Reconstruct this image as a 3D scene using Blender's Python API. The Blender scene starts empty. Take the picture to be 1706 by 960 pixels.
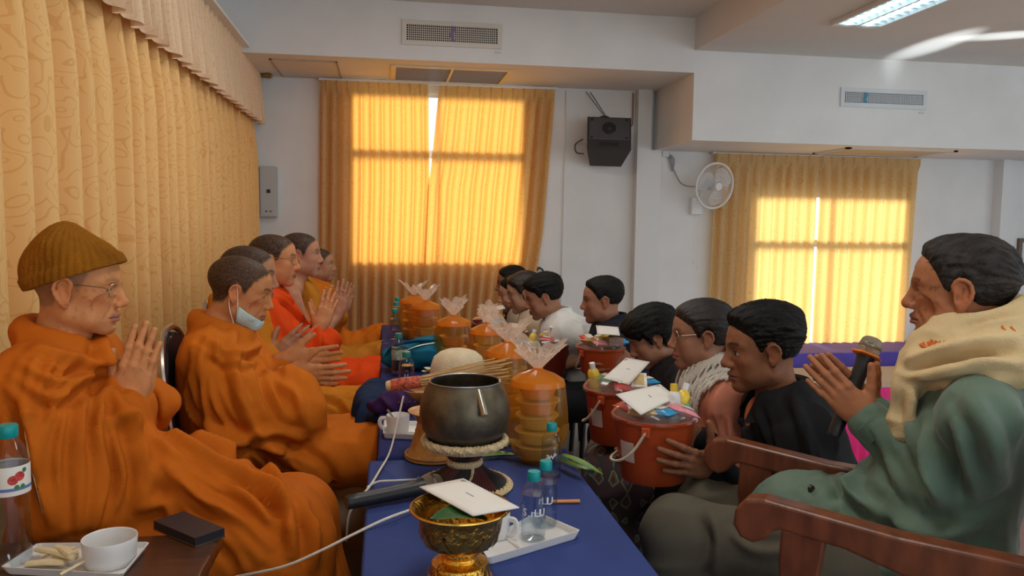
import bpy, bmesh, math, random
import numpy as np
from mathutils import Vector, Matrix
random.seed(7); RNG = np.random.default_rng(7)
SC = bpy.context.scene
COL = SC.collection
# ------------------------------------------------------------------ camera
F = 1300.0
YAW, PIT, ROLL = math.radians(9.3), math.radians(4.75), math.radians(0.7)
CAM = np.array([0.0, 0.0, 1.3])
_fw = np.array([math.sin(YAW)*math.cos(PIT), math.cos(YAW)*math.cos(PIT), -math.sin(PIT)])
_r0 = np.array([math.cos(YAW), -math.sin(YAW), 0.0]); _u0 = np.cross(_r0, _fw)
_rt = _r0*math.cos(ROLL)+_u0*math.sin(ROLL); _up = -_r0*math.sin(ROLL)+_u0*math.cos(ROLL)
cd = bpy.data.cameras.new('camera'); cam = bpy.data.objects.new('camera', cd); COL.objects.link(cam)
cd.sensor_width = 36; cd.lens = F*36/1706; cd.clip_start = 0.02
M = Matrix.Identity(4)
for i in range(3):
    M[i][0] = _rt[i]; M[i][1] = _up[i]; M[i][2] = -_fw[i]; M[i][3] = CAM[i]
cam.matrix_world = M
SC.camera = cam
def _ray(x, y): return _fw+_rt*(x-853)/F-_up*(y-480)/F
def at(x, y, Y): d = _ray(x, y); return CAM+d*Y/d[1]          # measured point of the photo at depth Y
def atz(x, y, z): d = _ray(x, y); return CAM+d*(z-1.3)/d[2]    # ... on the level z
# ------------------------------------------------------------------ world, sun, exposure
SC.view_settings.view_transform = 'Standard'; SC.view_settings.look = 'None'
SC.view_settings.gamma = 1.0; SC.view_settings.exposure = 0.0
SC.view_settings.use_curve_mapping = False
SC.cycles.use_denoising = True
SC.cycles.max_bounces = 6; SC.cycles.diffuse_bounces = 4; SC.cycles.transparent_max_bounces = 14
SC.cycles.transmission_bounces = 6; SC.cycles.glossy_bounces = 3
SC.cycles.sample_clamp_indirect = 4.0
SC.cycles.caustics_reflective = False; SC.cycles.caustics_refractive = False
W = bpy.data.worlds.new('sky'); SC.world = W; W.use_nodes = True
bg = W.node_tree.nodes['Background']; bg.inputs[0].default_value = (0.84, 0.92, 1.0, 1); bg.inputs[1].default_value = 1.75
sl = bpy.data.lights.new('sun', 'SUN'); sl.energy = 10.0; sl.angle = math.radians(22); sl.color = (1, 0.93, 0.8)
so = bpy.data.objects.new('sun', sl); COL.objects.link(so)
so.rotation_euler = Vector((-0.10, -1.0, -0.16)).to_track_quat('-Z', 'Y').to_euler()
# added spot lamps stand in for sun glints on the hall ceiling
for (src, pa, pb, thin, e) in (((3.9, 4.6, .25), (1478, 104), (1650, 40), .30, 300), ((4.9, 4.6, .25), (1575, 66), (1790, 52), .42, 300)):
    P1 = atz(*pa, 2.697); P2 = atz(*pb, 2.697); mid = (P1+P2)/2; src = np.array(src); zv = src-mid; dist = np.linalg.norm(zv); zv /= dist
    yv = P2-P1; half = np.linalg.norm(yv)/2; yv = yv-zv*(yv@zv); yv /= np.linalg.norm(yv); xv = np.cross(yv, zv)
    l = bpy.data.lights.new('glint_spot', 'SPOT'); l.energy = e; l.spot_size = 2*math.atan(half/dist); l.spot_blend = 1.0; l.shadow_soft_size = .01; l.color = (.85, .95, 1.0)
    o = bpy.data.objects.new('glint_spot', l); COL.objects.link(o); Mx = Matrix.Identity(4)
    for i in range(3): Mx[i][0] = xv[i]*thin; Mx[i][1] = yv[i]; Mx[i][2] = zv[i]; Mx[i][3] = src[i]
    o.matrix_world = Mx
# ------------------------------------------------------------------ materials
MATS = {}
def mat(name, col=(0.8, 0.8, 0.8), rough=0.6, metal=0.0, var=0.0, vscale=20.0, bump=0.0, bscale=60.0, spec=0.5,
        trans=0.0, alpha=1.0, sheen=0.0, emit=None, estr=0.0, ior=1.45, attr=False, stretch=None, sss=0.0):
    if name in MATS: return MATS[name]
    m = bpy.data.materials.new(name); m.use_nodes = True; nt = m.node_tree; b = nt.nodes['Principled BSDF']
    b.inputs['Roughness'].default_value = rough; b.inputs['Metallic'].default_value = metal
    b.inputs['Specular IOR Level'].default_value = spec; b.inputs['IOR'].default_value = ior
    b.inputs['Transmission Weight'].default_value = trans; b.inputs['Alpha'].default_value = alpha
    b.inputs['Sheen Weight'].default_value = sheen
    if sss: b.inputs['Subsurface Weight'].default_value = sss; b.inputs['Subsurface Radius'].default_value = (0.012, 0.005, 0.003)
    if emit: b.inputs['Emission Color'].default_value = (*emit, 1); b.inputs['Emission Strength'].default_value = estr
    b.inputs['Base Color'].default_value = (*col, 1)
    tc = nt.nodes.new('ShaderNodeTexCoord'); src = tc.outputs['Object']
    if stretch:
        mp = nt.nodes.new('ShaderNodeMapping'); mp.inputs['Scale'].default_value = stretch
        nt.links.new(src, mp.inputs[0]); src = mp.outputs[0]
    base = None
    if attr:
        a = nt.nodes.new('ShaderNodeAttribute'); a.attribute_name = 'Col'; base = a.outputs['Color']
    if var:
        n = nt.nodes.new('ShaderNodeTexNoise'); n.inputs['Scale'].default_value = vscale; n.inputs['Detail'].default_value = 5
        nt.links.new(src, n.inputs['Vector'])
        r = nt.nodes.new('ShaderNodeMapRange'); r.inputs[1].default_value = 0.3; r.inputs[2].default_value = 0.7
        r.inputs[3].default_value = 1-var; r.inputs[4].default_value = 1+var
        nt.links.new(n.outputs[0], r.inputs[0])
        x = nt.nodes.new('ShaderNodeMixRGB'); x.blend_type = 'MULTIPLY'; x.inputs[0].default_value = 1
        x.inputs[1].default_value = (*col, 1)
        if base: nt.links.new(base, x.inputs[1])
        nt.links.new(r.outputs[0], x.inputs[2]); base = x.outputs[0]
    if base: nt.links.new(base, b.inputs['Base Color'])
    if bump:
        n = nt.nodes.new('ShaderNodeTexNoise'); n.inputs['Scale'].default_value = bscale; n.inputs['Detail'].default_value = 4
        nt.links.new(src, n.inputs['Vector'])
        bp = nt.nodes.new('ShaderNodeBump'); bp.inputs['Strength'].default_value = bump; bp.inputs['Distance'].default_value = 0.01
        nt.links.new(n.outputs[0], bp.inputs['Height']); nt.links.new(bp.outputs[0], b.inputs['Normal'])
    MATS[name] = m
    return m
# ------------------------------------------------------------------ objects
def tag(o, label=None, cat=None, group=None, kind=None):
    if label: o['label'] = label
    if cat: o['category'] = cat
    if group: o['group'] = group
    if kind: o['kind'] = kind
    return o
def empty(name, loc=(0, 0, 0), rz=0.0):
    o = bpy.data.objects.new(name, None); COL.objects.link(o); o.location = [float(v) for v in loc]; o.rotation_euler = (0, 0, rz)
    o.empty_display_size = 0.05
    return o
def thing(name, label, cat, loc=(0, 0, 0), rz=0.0, group=None): return tag(empty(name, loc, rz), label, cat, group)
def wparent(o, p):      # parent keeping world placement (both unscaled)
    if p is None: return
    o.parent = p
    o.matrix_parent_inverse = Matrix.LocRotScale(p.location, p.rotation_euler, None).inverted() if p.parent is None else Matrix.Identity(4)
def mesh(name, V, Fc, m, parent=None, smooth=False, world=False, col=None):
    me = bpy.data.meshes.new(name)
    V = np.asarray(V, dtype=np.float64)
    if isinstance(Fc, np.ndarray):
        n = len(Fc); k = Fc.shape[1]
        me.vertices.add(len(V)); me.vertices.foreach_set('co', V.ravel())
        me.loops.add(n*k); me.loops.foreach_set('vertex_index', Fc.astype(np.int32).ravel())
        me.polygons.add(n); me.polygons.foreach_set('loop_start', np.arange(0, n*k, k, dtype=np.int32))
        me.polygons.foreach_set('loop_total', np.full(n, k, dtype=np.int32)); me.update(calc_edges=True)
    else:
        me.from_pydata([tuple(v) for v in V], [], Fc); me.update()
    if smooth: me.polygons.foreach_set('use_smooth', np.ones(len(me.polygons), dtype=bool))
    if col is not None:
        a = me.color_attributes.new('Col', 'FLOAT_COLOR', 'POINT')
        c4 = np.ones((len(V), 4), dtype=np.float32); c4[:, :3] = col; a.data.foreach_set('color', c4.ravel())
    o = bpy.data.objects.new(name, me); COL.objects.link(o)
    for mm in (m if isinstance(m, (list, tuple)) else [m]): me.materials.append(mm)
    if parent is not None:
        if world: wparent(o, parent)
        else: o.parent = parent
    return o
class MB:               # collects shapes of ONE part
    def __init__(s): s.v = []; s.f = []
    def add(s, V, Fs):
        n = len(s.v); s.v += [tuple(map(float, p)) for p in V]; s.f += [tuple(i+n for i in f) for f in Fs]; return s
    def box(s, lo, hi, bev=0.0):
        lo = np.array(lo, float); hi = np.array(hi, float)
        if bev <= 0:
            V = [(x, y, z) for x in (lo[0], hi[0]) for y in (lo[1], hi[1]) for z in (lo[2], hi[2])]
            return s.add(V, [(0, 1, 3, 2), (4, 6, 7, 5), (0, 4, 5, 1), (2, 3, 7, 6), (0, 2, 6, 4), (1, 5, 7, 3)])
        bm = bmesh.new(); bmesh.ops.create_cube(bm, size=1.0)
        for v in bm.verts: v.co = Vector(((lo+hi)/2+np.array(v.co)*(hi-lo)))
        bmesh.ops.bevel(bm, geom=bm.edges[:], offset=bev, segments=2, affect='EDGES', profile=0.5)
        bm.verts.index_update(); s.add([v.co for v in bm.verts], [[v.index for v in f.verts] for f in bm.faces]); bm.free(); return s
    def tube(s, pts, r, n=8, caps=True, flat=None):
        pts = [np.array(p, float) for p in pts]; rs = r if isinstance(r, (list, tuple, np.ndarray)) else [r]*len(pts)
        V = []; prev = None
        for i, p in enumerate(pts):
            t = pts[min(i+1, len(pts)-1)]-pts[max(i-1, 0)]; t = t/(np.linalg.norm(t)+1e-9)
            if prev is None:
                a = np.array([0, 0, 1.]) if abs(t[2]) < 0.9 else np.array([1., 0, 0]); u = np.cross(t, a)
            else: u = prev-t*np.dot(prev, t)
            u /= np.linalg.norm(u)+1e-9; prev = u; w = np.cross(t, u)
            for k in range(n):
                a = 2*math.pi*k/n; V.append(p+rs[i]*(u*math.cos(a)+w*math.sin(a)*(flat or 1)))
        Fs = [(i*n+k, i*n+(k+1) % n, (i+1)*n+(k+1) % n, (i+1)*n+k) for i in range(len(pts)-1) for k in range(n)]
        if caps: Fs += [tuple(range(n-1, -1, -1)), tuple((len(pts)-1)*n+k for k in range(n))]
        return s.add(V, Fs)
    def lathe(s, prof, n=28, c=(0, 0, 0), wob=None):
        V = []
        for (r, z) in prof:
            for k in range(n):
                a = 2*math.pi*k/n; rr = r*(wob(a, z) if wob else 1); V.append((c[0]+rr*math.cos(a), c[1]+rr*math.sin(a), c[2]+z))
        m = len(prof)
        Fs = [(i*n+k, i*n+(k+1) % n, (i+1)*n+(k+1) % n, (i+1)*n+k) for i in range(m-1) for k in range(n)]
        if prof[0][0] > 1e-6: Fs.append(tuple(range(n-1, -1, -1)))
        return s.add(V, Fs)
    def grid(s, V2, closed=False):
        V2 = np.asarray(V2); a, b = V2.shape[:2]
        Fs = [(i*b+j, (i+1)*b+j, (i+1)*b+j+1, i*b+j+1) for i in range(a-1) for j in range(b-1)]
        return s.add(V2.reshape(-1, 3), Fs)
    def prism(s, poly, axis, a, b):      # extrude a 2D outline along an axis (0,1,2)
        n = len(poly); V = []
        for h in (a, b):
            for (p, q) in poly:
                t = [p, q]; t.insert(axis, h); V.append(t)
        return s.add(V, [tuple(range(n-1, -1, -1)), tuple(range(n, 2*n))]+[(i, (i+1) % n, n+(i+1) % n, n+i) for i in range(n)])
    def xf(s, fn, start=0): s.v = s.v[:start]+[tuple(fn(np.array(p))) for p in s.v[start:]]; return s
    def build(s, name, m, parent=None, smooth=False, world=False):
        o = mesh(name, s.v, s.f, m, parent, False, world)
        if smooth:
            me = o.data; me.polygons.foreach_set('use_smooth', np.ones(len(me.polygons), dtype=bool))
            me.set_sharp_from_angle(angle=math.radians(40))
        return o
def copy_tree(o, parent=None):
    c = o.copy(); COL.objects.link(c); c.parent = parent
    for ch in list(o.children): copy_tree(ch, c)
    return c
def rot2(a): c, s_ = math.cos(a), math.sin(a); return np.array([[c, -s_, 0], [s_, c, 0], [0, 0, 1.]])
def bez(p, n=16):        # Catmull-Rom through points
    p = [np.array(q, float) for q in p]; P = [2*p[0]-p[1]]+p+[2*p[-1]-p[-2]]; out = []
    for i in range(1, len(P)-2):
        for t in np.linspace(0, 1, n, endpoint=False):
            out.append(0.5*((2*P[i])+(-P[i-1]+P[i+1])*t+(2*P[i-1]-5*P[i]+4*P[i+1]-P[i+2])*t*t+(-P[i-1]+3*P[i]-3*P[i+1]+P[i+2])*t**3))
    out.append(p[-1]); return out
# smooth value noise
def noise3(P, seed=0):
    P = np.asarray(P, dtype=np.float64)+1000.0; I = np.floor(P).astype(np.int64); f = P-I; f = f*f*(3-2*f)
    def h(ix, iy, iz):
        n = (ix*374761393+iy*668265263+iz*2147483647+seed*974711) & 0x7fffffff
        n = ((n ^ (n >> 13))*1274126177) & 0x7fffffff; n = n ^ (n >> 16)
        return (n & 0xffff)/65535.0
    r = 0
    for dx in (0, 1):
        for dy in (0, 1):
            for dz in (0, 1):
                w = (f[:, 0] if dx else 1-f[:, 0])*(f[:, 1] if dy else 1-f[:, 1])*(f[:, 2] if dz else 1-f[:, 2])
                r = r+w*h(I[:, 0]+dx, I[:, 1]+dy, I[:, 2]+dz)
    return r
def sstep(a, b, x): t = np.clip((x-a)/(b-a), 0, 1); return t*t*(3-2*t)
# ================================================================== the room
FWY = 7.0            # far wall
m_wall = mat('white wall paint', (0.80, 0.80, 0.78), 0.75, var=0.04, vscale=3, bump=0.03, bscale=40)
m_ceil = mat('ceiling paint', (0.74, 0.71, 0.67), 0.8, var=0.03, vscale=2)
m_trimw = mat('white trim', (0.78, 0.78, 0.76), 0.5)
m_dark = mat('painted dark void', (0.015, 0.015, 0.018), 0.7)
m_alu = mat('aluminium frame', (0.72, 0.72, 0.72), 0.35, metal=0.6)
m_floor = mat('floor tile', (0.30, 0.24, 0.19), 0.35, var=0.1, vscale=5)
def struct(name, mb, m, parent=None): o = mb.build(name, m, parent); o['kind'] = 'structure'; return o
fl = struct('floor', MB().box((-1.4, -3, -0.1), (2.45, FWY+.15, 0)), m_floor)
struct('floor_hall', MB().box((2.45, -3, -0.75), (9.0, FWY+.15, -0.6)), m_floor)
struct('wall_left', MB().box((-1.4, -3, -0.1), (-1.22, FWY, 3.0)), m_wall)
# far wall with two window holes
WL = (-0.29, 1.26, 0.92, 2.43); WR = (3.44, 5.08, 0.08, 1.62)
fwall = MB()
xs = [-1.4, WL[0], WL[1], WR[0], WR[1], 9.0]
for i in range(5):
    a, b = xs[i], xs[i+1]
    w = WL if i == 1 else WR if i == 3 else None
    if w is None: fwall.box((a, FWY, -0.75), (b, FWY+.15, 3.05))
    else:
        fwall.box((a, FWY, -0.75), (b, FWY+.15, w[2])); fwall.box((a, FWY, w[3]), (b, FWY+.15, 3.05))
struct('wall_far', fwall, m_wall)
struct('ceiling', MB().box((-1.4, -3, 2.949), (2.45, FWY+.15, 3.06)), m_ceil)
struct('ceiling_hall', MB().box((2.45, -3, 2.697), (9.0, FWY+.15, 3.06)), m_ceil)
struct('trim_1', MB().box((-1.22, 6.06, 2.52), (2.45, FWY, 2.949)), m_wall)      # bulkhead over the platform
struct('trim_2', MB().box((2.45, 6.06, 1.985), (9.0, FWY, 2.697)), m_wall)       # lower bulkhead over the hall
struct('trim_3', MB().box((2.27, FWY-.10, -0.6), (2.40, FWY, 2.52)).box((2.40, FWY-.05, -0.6), (2.52, FWY, 1.985)), m_trimw)
struct('trim_4', MB().box((6.02, FWY-.12, -0.6), (6.10, FWY, 1.985)).box((6.10, FWY-.06, -0.6), (6.22, FWY, 1.985)), m_trimw)
struct('wall_back', MB().box((-1.4, -3.0, -0.1), (-0.4, -2.85, 2.949)), m_wall)
struct('wall_right', MB().box((9.0, 3.5, -0.75), (9.15, FWY+.15, 3.05)), m_wall)
# windows: frame, transom, mullion, panes
def facing(nt, lo=.04, hi=.55, pw=3.0):
    N = nt.nodes; w = N.new('ShaderNodeLayerWeight'); w.inputs[0].default_value = .5; p = N.new('ShaderNodeMath'); p.operation = 'POWER'; p.inputs[1].default_value = pw
    nt.links.new(w.outputs['Facing'], p.inputs[0]); m = N.new('ShaderNodeMapRange'); m.inputs[3].default_value = lo; m.inputs[4].default_value = hi; nt.links.new(p.outputs[0], m.inputs[0]); return m.outputs[0]
def thin_glass(name, tint=(1, 1, 1), ior=1.5, rough=.02):
    if name in MATS: return MATS[name]
    m = bpy.data.materials.new(name); m.use_nodes = True; nt = m.node_tree; N = nt.nodes
    tr = N.new('ShaderNodeBsdfTransparent'); tr.inputs[0].default_value = (*tint, 1)
    gl = N.new('ShaderNodeBsdfGlossy'); gl.inputs['Roughness'].default_value = rough
    fr = facing(nt); mx = N.new('ShaderNodeMixShader')
    nt.links.new(fr, mx.inputs[0]); nt.links.new(tr.outputs[0], mx.inputs[1]); nt.links.new(gl.outputs[0], mx.inputs[2]); nt.links.new(mx.outputs[0], N['Material Output'].inputs[0])
    MATS[name] = m; return m
m_pane = thin_glass('window glass', (.97, .99, 1))
def window(n, w, bar):
    fr = MB(); t = 0.035; y0, y1 = FWY+.03, FWY+.10
    x0, x1, z0, z1 = w; xm = (x0+x1)/2
    fr.box((x0, y0, z0), (x0+t, y1, z1)); fr.box((x1-t, y0, z0), (x1, y1, z1)); fr.box((x0, y0, z0), (x1, y1, z0+t)); fr.box((x0, y0, z1-t), (x1, y1, z1))
    fr.box((x0, y0, bar-.035), (x1, y1, bar+.035)); fr.box((xm-.012, y0, z0), (xm+.012, y1, z1))
    o = struct('window_%d' % n, fr, m_alu)
    for (a, b) in ((x0+t, xm-.035), (xm+.035, x1-t)):
        for (c, d) in ((z0+t, bar-.035), (bar+.035, z1-t)):
            MB().box((a, FWY+.055, c), (b, FWY+.06, d)).build('pane', m_pane, o)
    return o
window(1, WL, 1.90); window(2, WR, 1.14)
# ------------------------------------------------------------------ curtains
def curtain_mat(name, col, pat, tcol, tfac, pscale=1.0):
    m = bpy.data.materials.new(name); m.use_nodes = True; nt = m.node_tree; N = nt.nodes; L = nt.links
    out = N['Material Output']; b = N['Principled BSDF']; b.inputs['Roughness'].default_value = 0.65; b.inputs['Sheen Weight'].default_value = 0.2
    uv = N.new('ShaderNodeUVMap'); mp = N.new('ShaderNodeMapping'); mp.inputs['Scale'].default_value = (pscale, pscale, 1); L.new(uv.outputs[0], mp.inputs[0])
    nz = N.new('ShaderNodeTexNoise'); nz.inputs['Scale'].default_value = 5.0; nz.inputs['Detail'].default_value = 1.5; L.new(mp.outputs[0], nz.inputs['Vector'])
    mx = N.new('ShaderNodeMixRGB'); mx.inputs[0].default_value = 0.16; L.new(mp.outputs[0], mx.inputs[1]); L.new(nz.outputs['Color'], mx.inputs[2])
    vo = N.new('ShaderNodeTexVoronoi'); vo.inputs['Scale'].default_value = 13.0; vo.feature = 'F1'; L.new(mx.outputs[0], vo.inputs['Vector'])
    ml = N.new('ShaderNodeMath'); ml.operation = 'MULTIPLY'; ml.inputs[1].default_value = 22.0; L.new(vo.outputs['Distance'], ml.inputs[0])
    # spiral scrolls: ring phase plus the angle noise
    ad = N.new('ShaderNodeMath'); ad.operation = 'ADD'; L.new(ml.outputs[0], ad.inputs[0])
    m2 = N.new('ShaderNodeMath'); m2.operation = 'MULTIPLY'; m2.inputs[1].default_value = 9.0; L.new(nz.outputs[0], m2.inputs[0]); L.new(m2.outputs[0], ad.inputs[1])
    si = N.new('ShaderNodeMath'); si.operation = 'SINE'; L.new(ad.outputs[0], si.inputs[0])
    mr = N.new('ShaderNodeMapRange'); mr.inputs[1].default_value = 0.80; mr.inputs[2].default_value = 0.92; L.new(si.outputs[0], mr.inputs[0])
    cm = N.new('ShaderNodeMixRGB'); cm.inputs[1].default_value = (*col, 1); cm.inputs[2].default_value = (*pat, 1); L.new(mr.outputs[0], cm.inputs[0])
    L.new(cm.outputs[0], b.inputs['Base Color'])
    # weave bump
    w1 = N.new('ShaderNodeTexNoise'); w1.inputs['Scale'].default_value = 400; L.new(mp.outputs[0], w1.inputs['Vector'])
    bp = N.new('ShaderNodeBump'); bp.inputs['Strength'].default_value = 0.15; bp.inputs['Distance'].default_value = 0.002
    L.new(w1.outputs[0], bp.inputs['Height']); L.new(bp.outputs[0], b.inputs['Normal'])
    tr = N.new('ShaderNodeBsdfTranslucent'); tm = N.new('ShaderNodeMixRGB'); tm.blend_type = 'MULTIPLY'; tm.inputs[0].default_value = 0.35
    tm.inputs[1].default_value = (*tcol, 1); L.new(cm.outputs[0], tm.inputs[2]); L.new(tm.outputs[0], tr.inputs[0])
    ms = N.new('ShaderNodeMixShader'); ms.inputs[0].default_value = tfac
    L.new(b.outputs[0], ms.inputs[1]); L.new(tr.outputs[0], ms.inputs[2]); L.new(ms.outputs[0], out.inputs[0])
    return m
m_curL = curtain_mat('gold brocade curtain', (0.95, 0.58, 0.21), (0.86, 0.47, 0.14), (0.9, 0.5, 0.14), 0.10, 1.0)
m_val = curtain_mat('cream valance', (0.84, 0.62, 0.40), (0.78, 0.54, 0.31), (0.9, 0.6, 0.3), 0.08, 1.0)
m_curF = curtain_mat('amber window curtain', (0.80, 0.53, 0.23), (0.62, 0.38, 0.14), (0.95, 0.52, 0.12), 0.42, 1.4)
m_curR = curtain_mat('pale amber window curtain', (0.82, 0.60, 0.30), (0.66, 0.44, 0.2), (0.95, 0.66, 0.26), 0.46, 1.4)
def sheet(name, fn, ns, nz, m, parent=None, uvs=(1, 1), th=0.004):
    S = np.linspace(0, 1, ns); T = np.linspace(0, 1, nz)
    s, t = np.meshgrid(S, T, indexing='ij')
    V = np.stack(fn(s, t), -1)
    idx = np.arange(ns*nz).reshape(ns, nz)
    Q = np.stack([idx[:-1, :-1], idx[1:, :-1], idx[1:, 1:], idx[:-1, 1:]], -1).reshape(-1, 4)
    o = mesh(name, V.reshape(-1, 3), Q, m, parent, smooth=True)
    uv = o.data.uv_layers.new(name='UVMap'); st = np.stack([s*uvs[0], t*uvs[1]], -1).reshape(-1, 2)
    li = np.empty(len(o.data.loops), dtype=np.int32); o.data.loops.foreach_get('vertex_index', li)
    uv.data.foreach_set('uv', st[li].astype(np.float32).ravel())
    return o
def pleat(ph, sharp=0.5):           # folded profile -1..1
    return np.sin(ph)*(1-sharp)+sharp*np.tanh(2.2*np.sin(ph+0.5*np.sin(ph*0.37)))
def n1(x, seed=0):
    x = np.asarray(x); sh = x.shape; q = np.zeros((x.size, 3)); q[:, 0] = x.ravel(); q[:, 1] = seed*7.3
    return noise3(q, seed).reshape(sh)*2-1
# long curtain along the left wall, s along Y, t from the floor up
def cur_left(s, t):
    y = 0.6+s*6.27; z = 0.03+t*2.52
    ph = y*2*math.pi/0.19+2.4*n1(y*2.1, 3)+0.35*n1(t*2+y*3, 5)
    amp = (0.062+0.02*n1(y*3.1, 8))*(0.75+0.25*(1-t))
    x = -1.09-0.03*sstep(.7, .84, t)+amp*pleat(ph, 0.65)
    return x, y+0.012*np.cos(ph)*(1-t*.5), z
o = tag(sheet('curtain', cur_left, 900, 24, m_curL, None, (10.5, 2.55)), 'long gold brocade curtain covering the left wall behind the seated monks', 'curtain')
def valance(s, t):
    y = 0.6+s*6.3; z = 2.105+t*.46
    fr = sstep(0.86, 0.9, t)
    ph = y*2*math.pi/0.105+1.6*n1(y*3.3, 13); ph2 = y*2*math.pi/0.06
    amp = 0.034*(1-0.55*t)
    x = -1.01-0.02*t+amp*pleat(ph, 0.75)*(1-fr*.5)+0.006*np.sin(ph2)*fr-0.02*np.exp(-((t-.87)/.02)**2)
    return x, y+0.016*np.cos(ph)*(1-t), z+0.012*np.sin(ph*.5)*(t < .02)
tag(sheet('valance', valance, 1100, 20, m_val, None, (14, .46)), 'cream pleated valance hanging above the long left curtain', 'valance')
MB().box((-1.12, .6, 2.555), (-.97, 6.93, 2.575)).build('valance_rail', m_trimw, bpy.data.objects['valance'])
# window curtains, each panel its own thing; header band with pinch pleats
def win_curtain(name, label, x0t, x1t, x0b, x1b, ztop, zbot, mtl, pitch, seed, edge=None, grp=None, ya=FWY-.075):
    wid = abs(x1t-x0t)
    def fn(s, t):
        z = zbot+t*(ztop-zbot)
        if edge is not None: a, b = edge(z, s)
        else: a = x0b+(x0t-x0b)*t; b = x1b+(x1t-x1b)*t
        x = a+(b-a)*s
        hd = sstep(ztop-.13, ztop-.09, z)
        ph = (x0t+(x1t-x0t)*s)*2*math.pi/pitch+0.7*n1(s*wid*6+seed, seed)*(1-hd)+0.6*n1(t*1.5+s*4, seed+3)*(1-t)
        amp = 0.022+0.012*(1-t)+0.006*n1(s*wid*7, seed+5)
        pin = np.maximum(0, -np.cos(ph))**6
        y = ya-amp*pleat(ph, 0.3)*(1-hd)-hd*(0.018*pin)-0.02*hd
        return x-0.006*np.cos(ph)*(1-hd), y, z+0*s
    o = sheet(name, fn, int(wid/pitch*26)+2, 40, mtl, None, (wid*1.7, ztop-zbot))
    return tag(o, label, 'curtain', grp)
def eL(z, s): b = np.interp(z, [0, 0.9, 1.62, 1.75, 2.49], [0.345, 0.355, 0.385, 0.385, 0.375]); return np.interp(z, [0, 2.5], [-.56, -.53]), b
def eR(z, s):
    a = np.interp(z, [0, 0.9, 1.62, 1.75, 2.49], [0.335, 0.345, 0.38, 0.405, 0.475]); return a, np.interp(z, [0, 1.2, 2.5], [1.22, 1.40, 1.50])
win_curtain('curtain', 'amber pleated curtain, left half of the tall window behind the monks', -.53, .375, 0, 0, 2.49, 0.02, m_curF, .088, 3, eL, 'curtains of the tall window')
win_curtain('curtain', 'amber pleated curtain, right half of the tall window near the black speaker', .475, 1.50, 0, 0, 2.485, 0.02, m_curF, .098, 11, eR, 'curtains of the tall window')
def eL2(z, s): return np.interp(z, [-.6, 2], [2.98, 3.03]), np.interp(z, [-.6, 1.6, 2], [4.07, 4.08, 4.10])
def eR2(z, s): return np.interp(z, [-.6, 1.6, 2], [4.09, 4.11, 4.10]), np.interp(z, [-.6, 2], [5.06, 5.13])
win_curtain('curtain', 'pale amber curtain, left half of the low window beside the wall fan', 3.03, 4.10, 0, 0, 1.968, -.55, m_curR, .115, 21, eL2, 'curtains of the low window')
win_curtain('curtain', 'pale amber curtain, right half of the low window behind the old man', 4.10, 5.13, 0, 0, 1.968, -.55, m_curR, .115, 27, eR2, 'curtains of the low window')
def rail(x0, x1, z, lab):
    t = thing('curtain_rail', lab, 'curtain rail', ((x0+x1)/2, FWY-.06, z))
    MB().box((x0-.02, FWY-.075, z), (x1+.02, FWY-.05, z+.018)).build('rail', m_trimw, t, world=True)
    for x in np.linspace(x0, x1, 5): MB().box((x-.012, FWY-.07, z+.004), (x+.012, FWY, z+.024)).build('bracket', m_alu, t, world=True)
rail(-.53, 1.5, 2.492, 'white rail of the tall far window curtains'); rail(3.03, 5.13, 1.962, 'white rail of the low far window curtains')
# ------------------------------------------------------------------ air vents
m_vent = mat('cream vent frame', (0.70, 0.66, 0.58), 0.45)
m_ventb = mat('blue white vent frame', (0.68, 0.72, 0.74), 0.45)
def vent(label, x0, x1, z0, z1, y, m, nv, nh, tapecol, tapex):
    t = thing('air_vent', label, 'air vent', ((x0+x1)/2, y, z0), group='wall air vents')
    b = .035
    f = MB(); f.box((x0, y-.014, z0), (x1, y, z0+b)); f.box((x0, y-.014, z1-b), (x1, y, z1)); f.box((x0, y-.014, z0+b), (x0+b, y, z1-b)); f.box((x1-b, y-.014, z0+b), (x1, y, z1-b))
    f.build('frame', m, t, world=True)
    MB().box((x0+b, y-.002, z0+b), (x1-b, y, z1-b)).build('dark_sheet', m_dark, t, world=True)  # black sheet painted as the shaded hollow behind the slats
    for i in range(1, nv):
        x = x0+b+(x1-x0-2*b)*i/nv; MB().box((x-.0025, y-.012, z0+b), (x+.0025, y-.002, z1-b)).build('slat', m, t, world=True)
    for i in range(1, nh):
        z = z0+b+(z1-z0-2*b)*i/nh; MB().box((x0+b, y-.009, z-.0022), (x1-b, y-.003, z+.0022)).build('slat', m, t, world=True)
    mb = MB(); pts = [(tapex+.008*math.sin(k*1.3), y-.018-.004*math.sin(k), z1-b-(z1-z0-2*b)*k/6) for k in range(7)]
    V = np.array([[(p[0]-.012, p[1], p[2]), (p[0]+.012, p[1]-.003, p[2])] for p in pts]); mb.grid(V).build('ribbon', mat('ribbon '+tapecol, {'purple': (.28, .16, .32), 'blue': (.05, .28, .42)}[tapecol], .5), t, world=True)
vent('cream grille air vent with purple ribbon above the tall window', .13, .89, 2.63, 2.815, 6.06, m_vent, 46, 7, 'purple', .51)
vent('pale grille air vent with blue ribbon on the low bulkhead', 3.73, 4.52, 2.298, 2.455, 6.06, m_ventb, 48, 6, 'blue', 3.95)
for (x, z, lab) in ((.86, 2.605, 'cream'), (4.48, 2.272, 'pale')):
    o = MB().box((x-.022, 6.052, z-.007), (x+.022, 6.06, z+.007), .002).build('vent_tag', m_vent); tag(o, 'tiny white maker plate under the %s air vent' % lab, 'plate')
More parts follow.
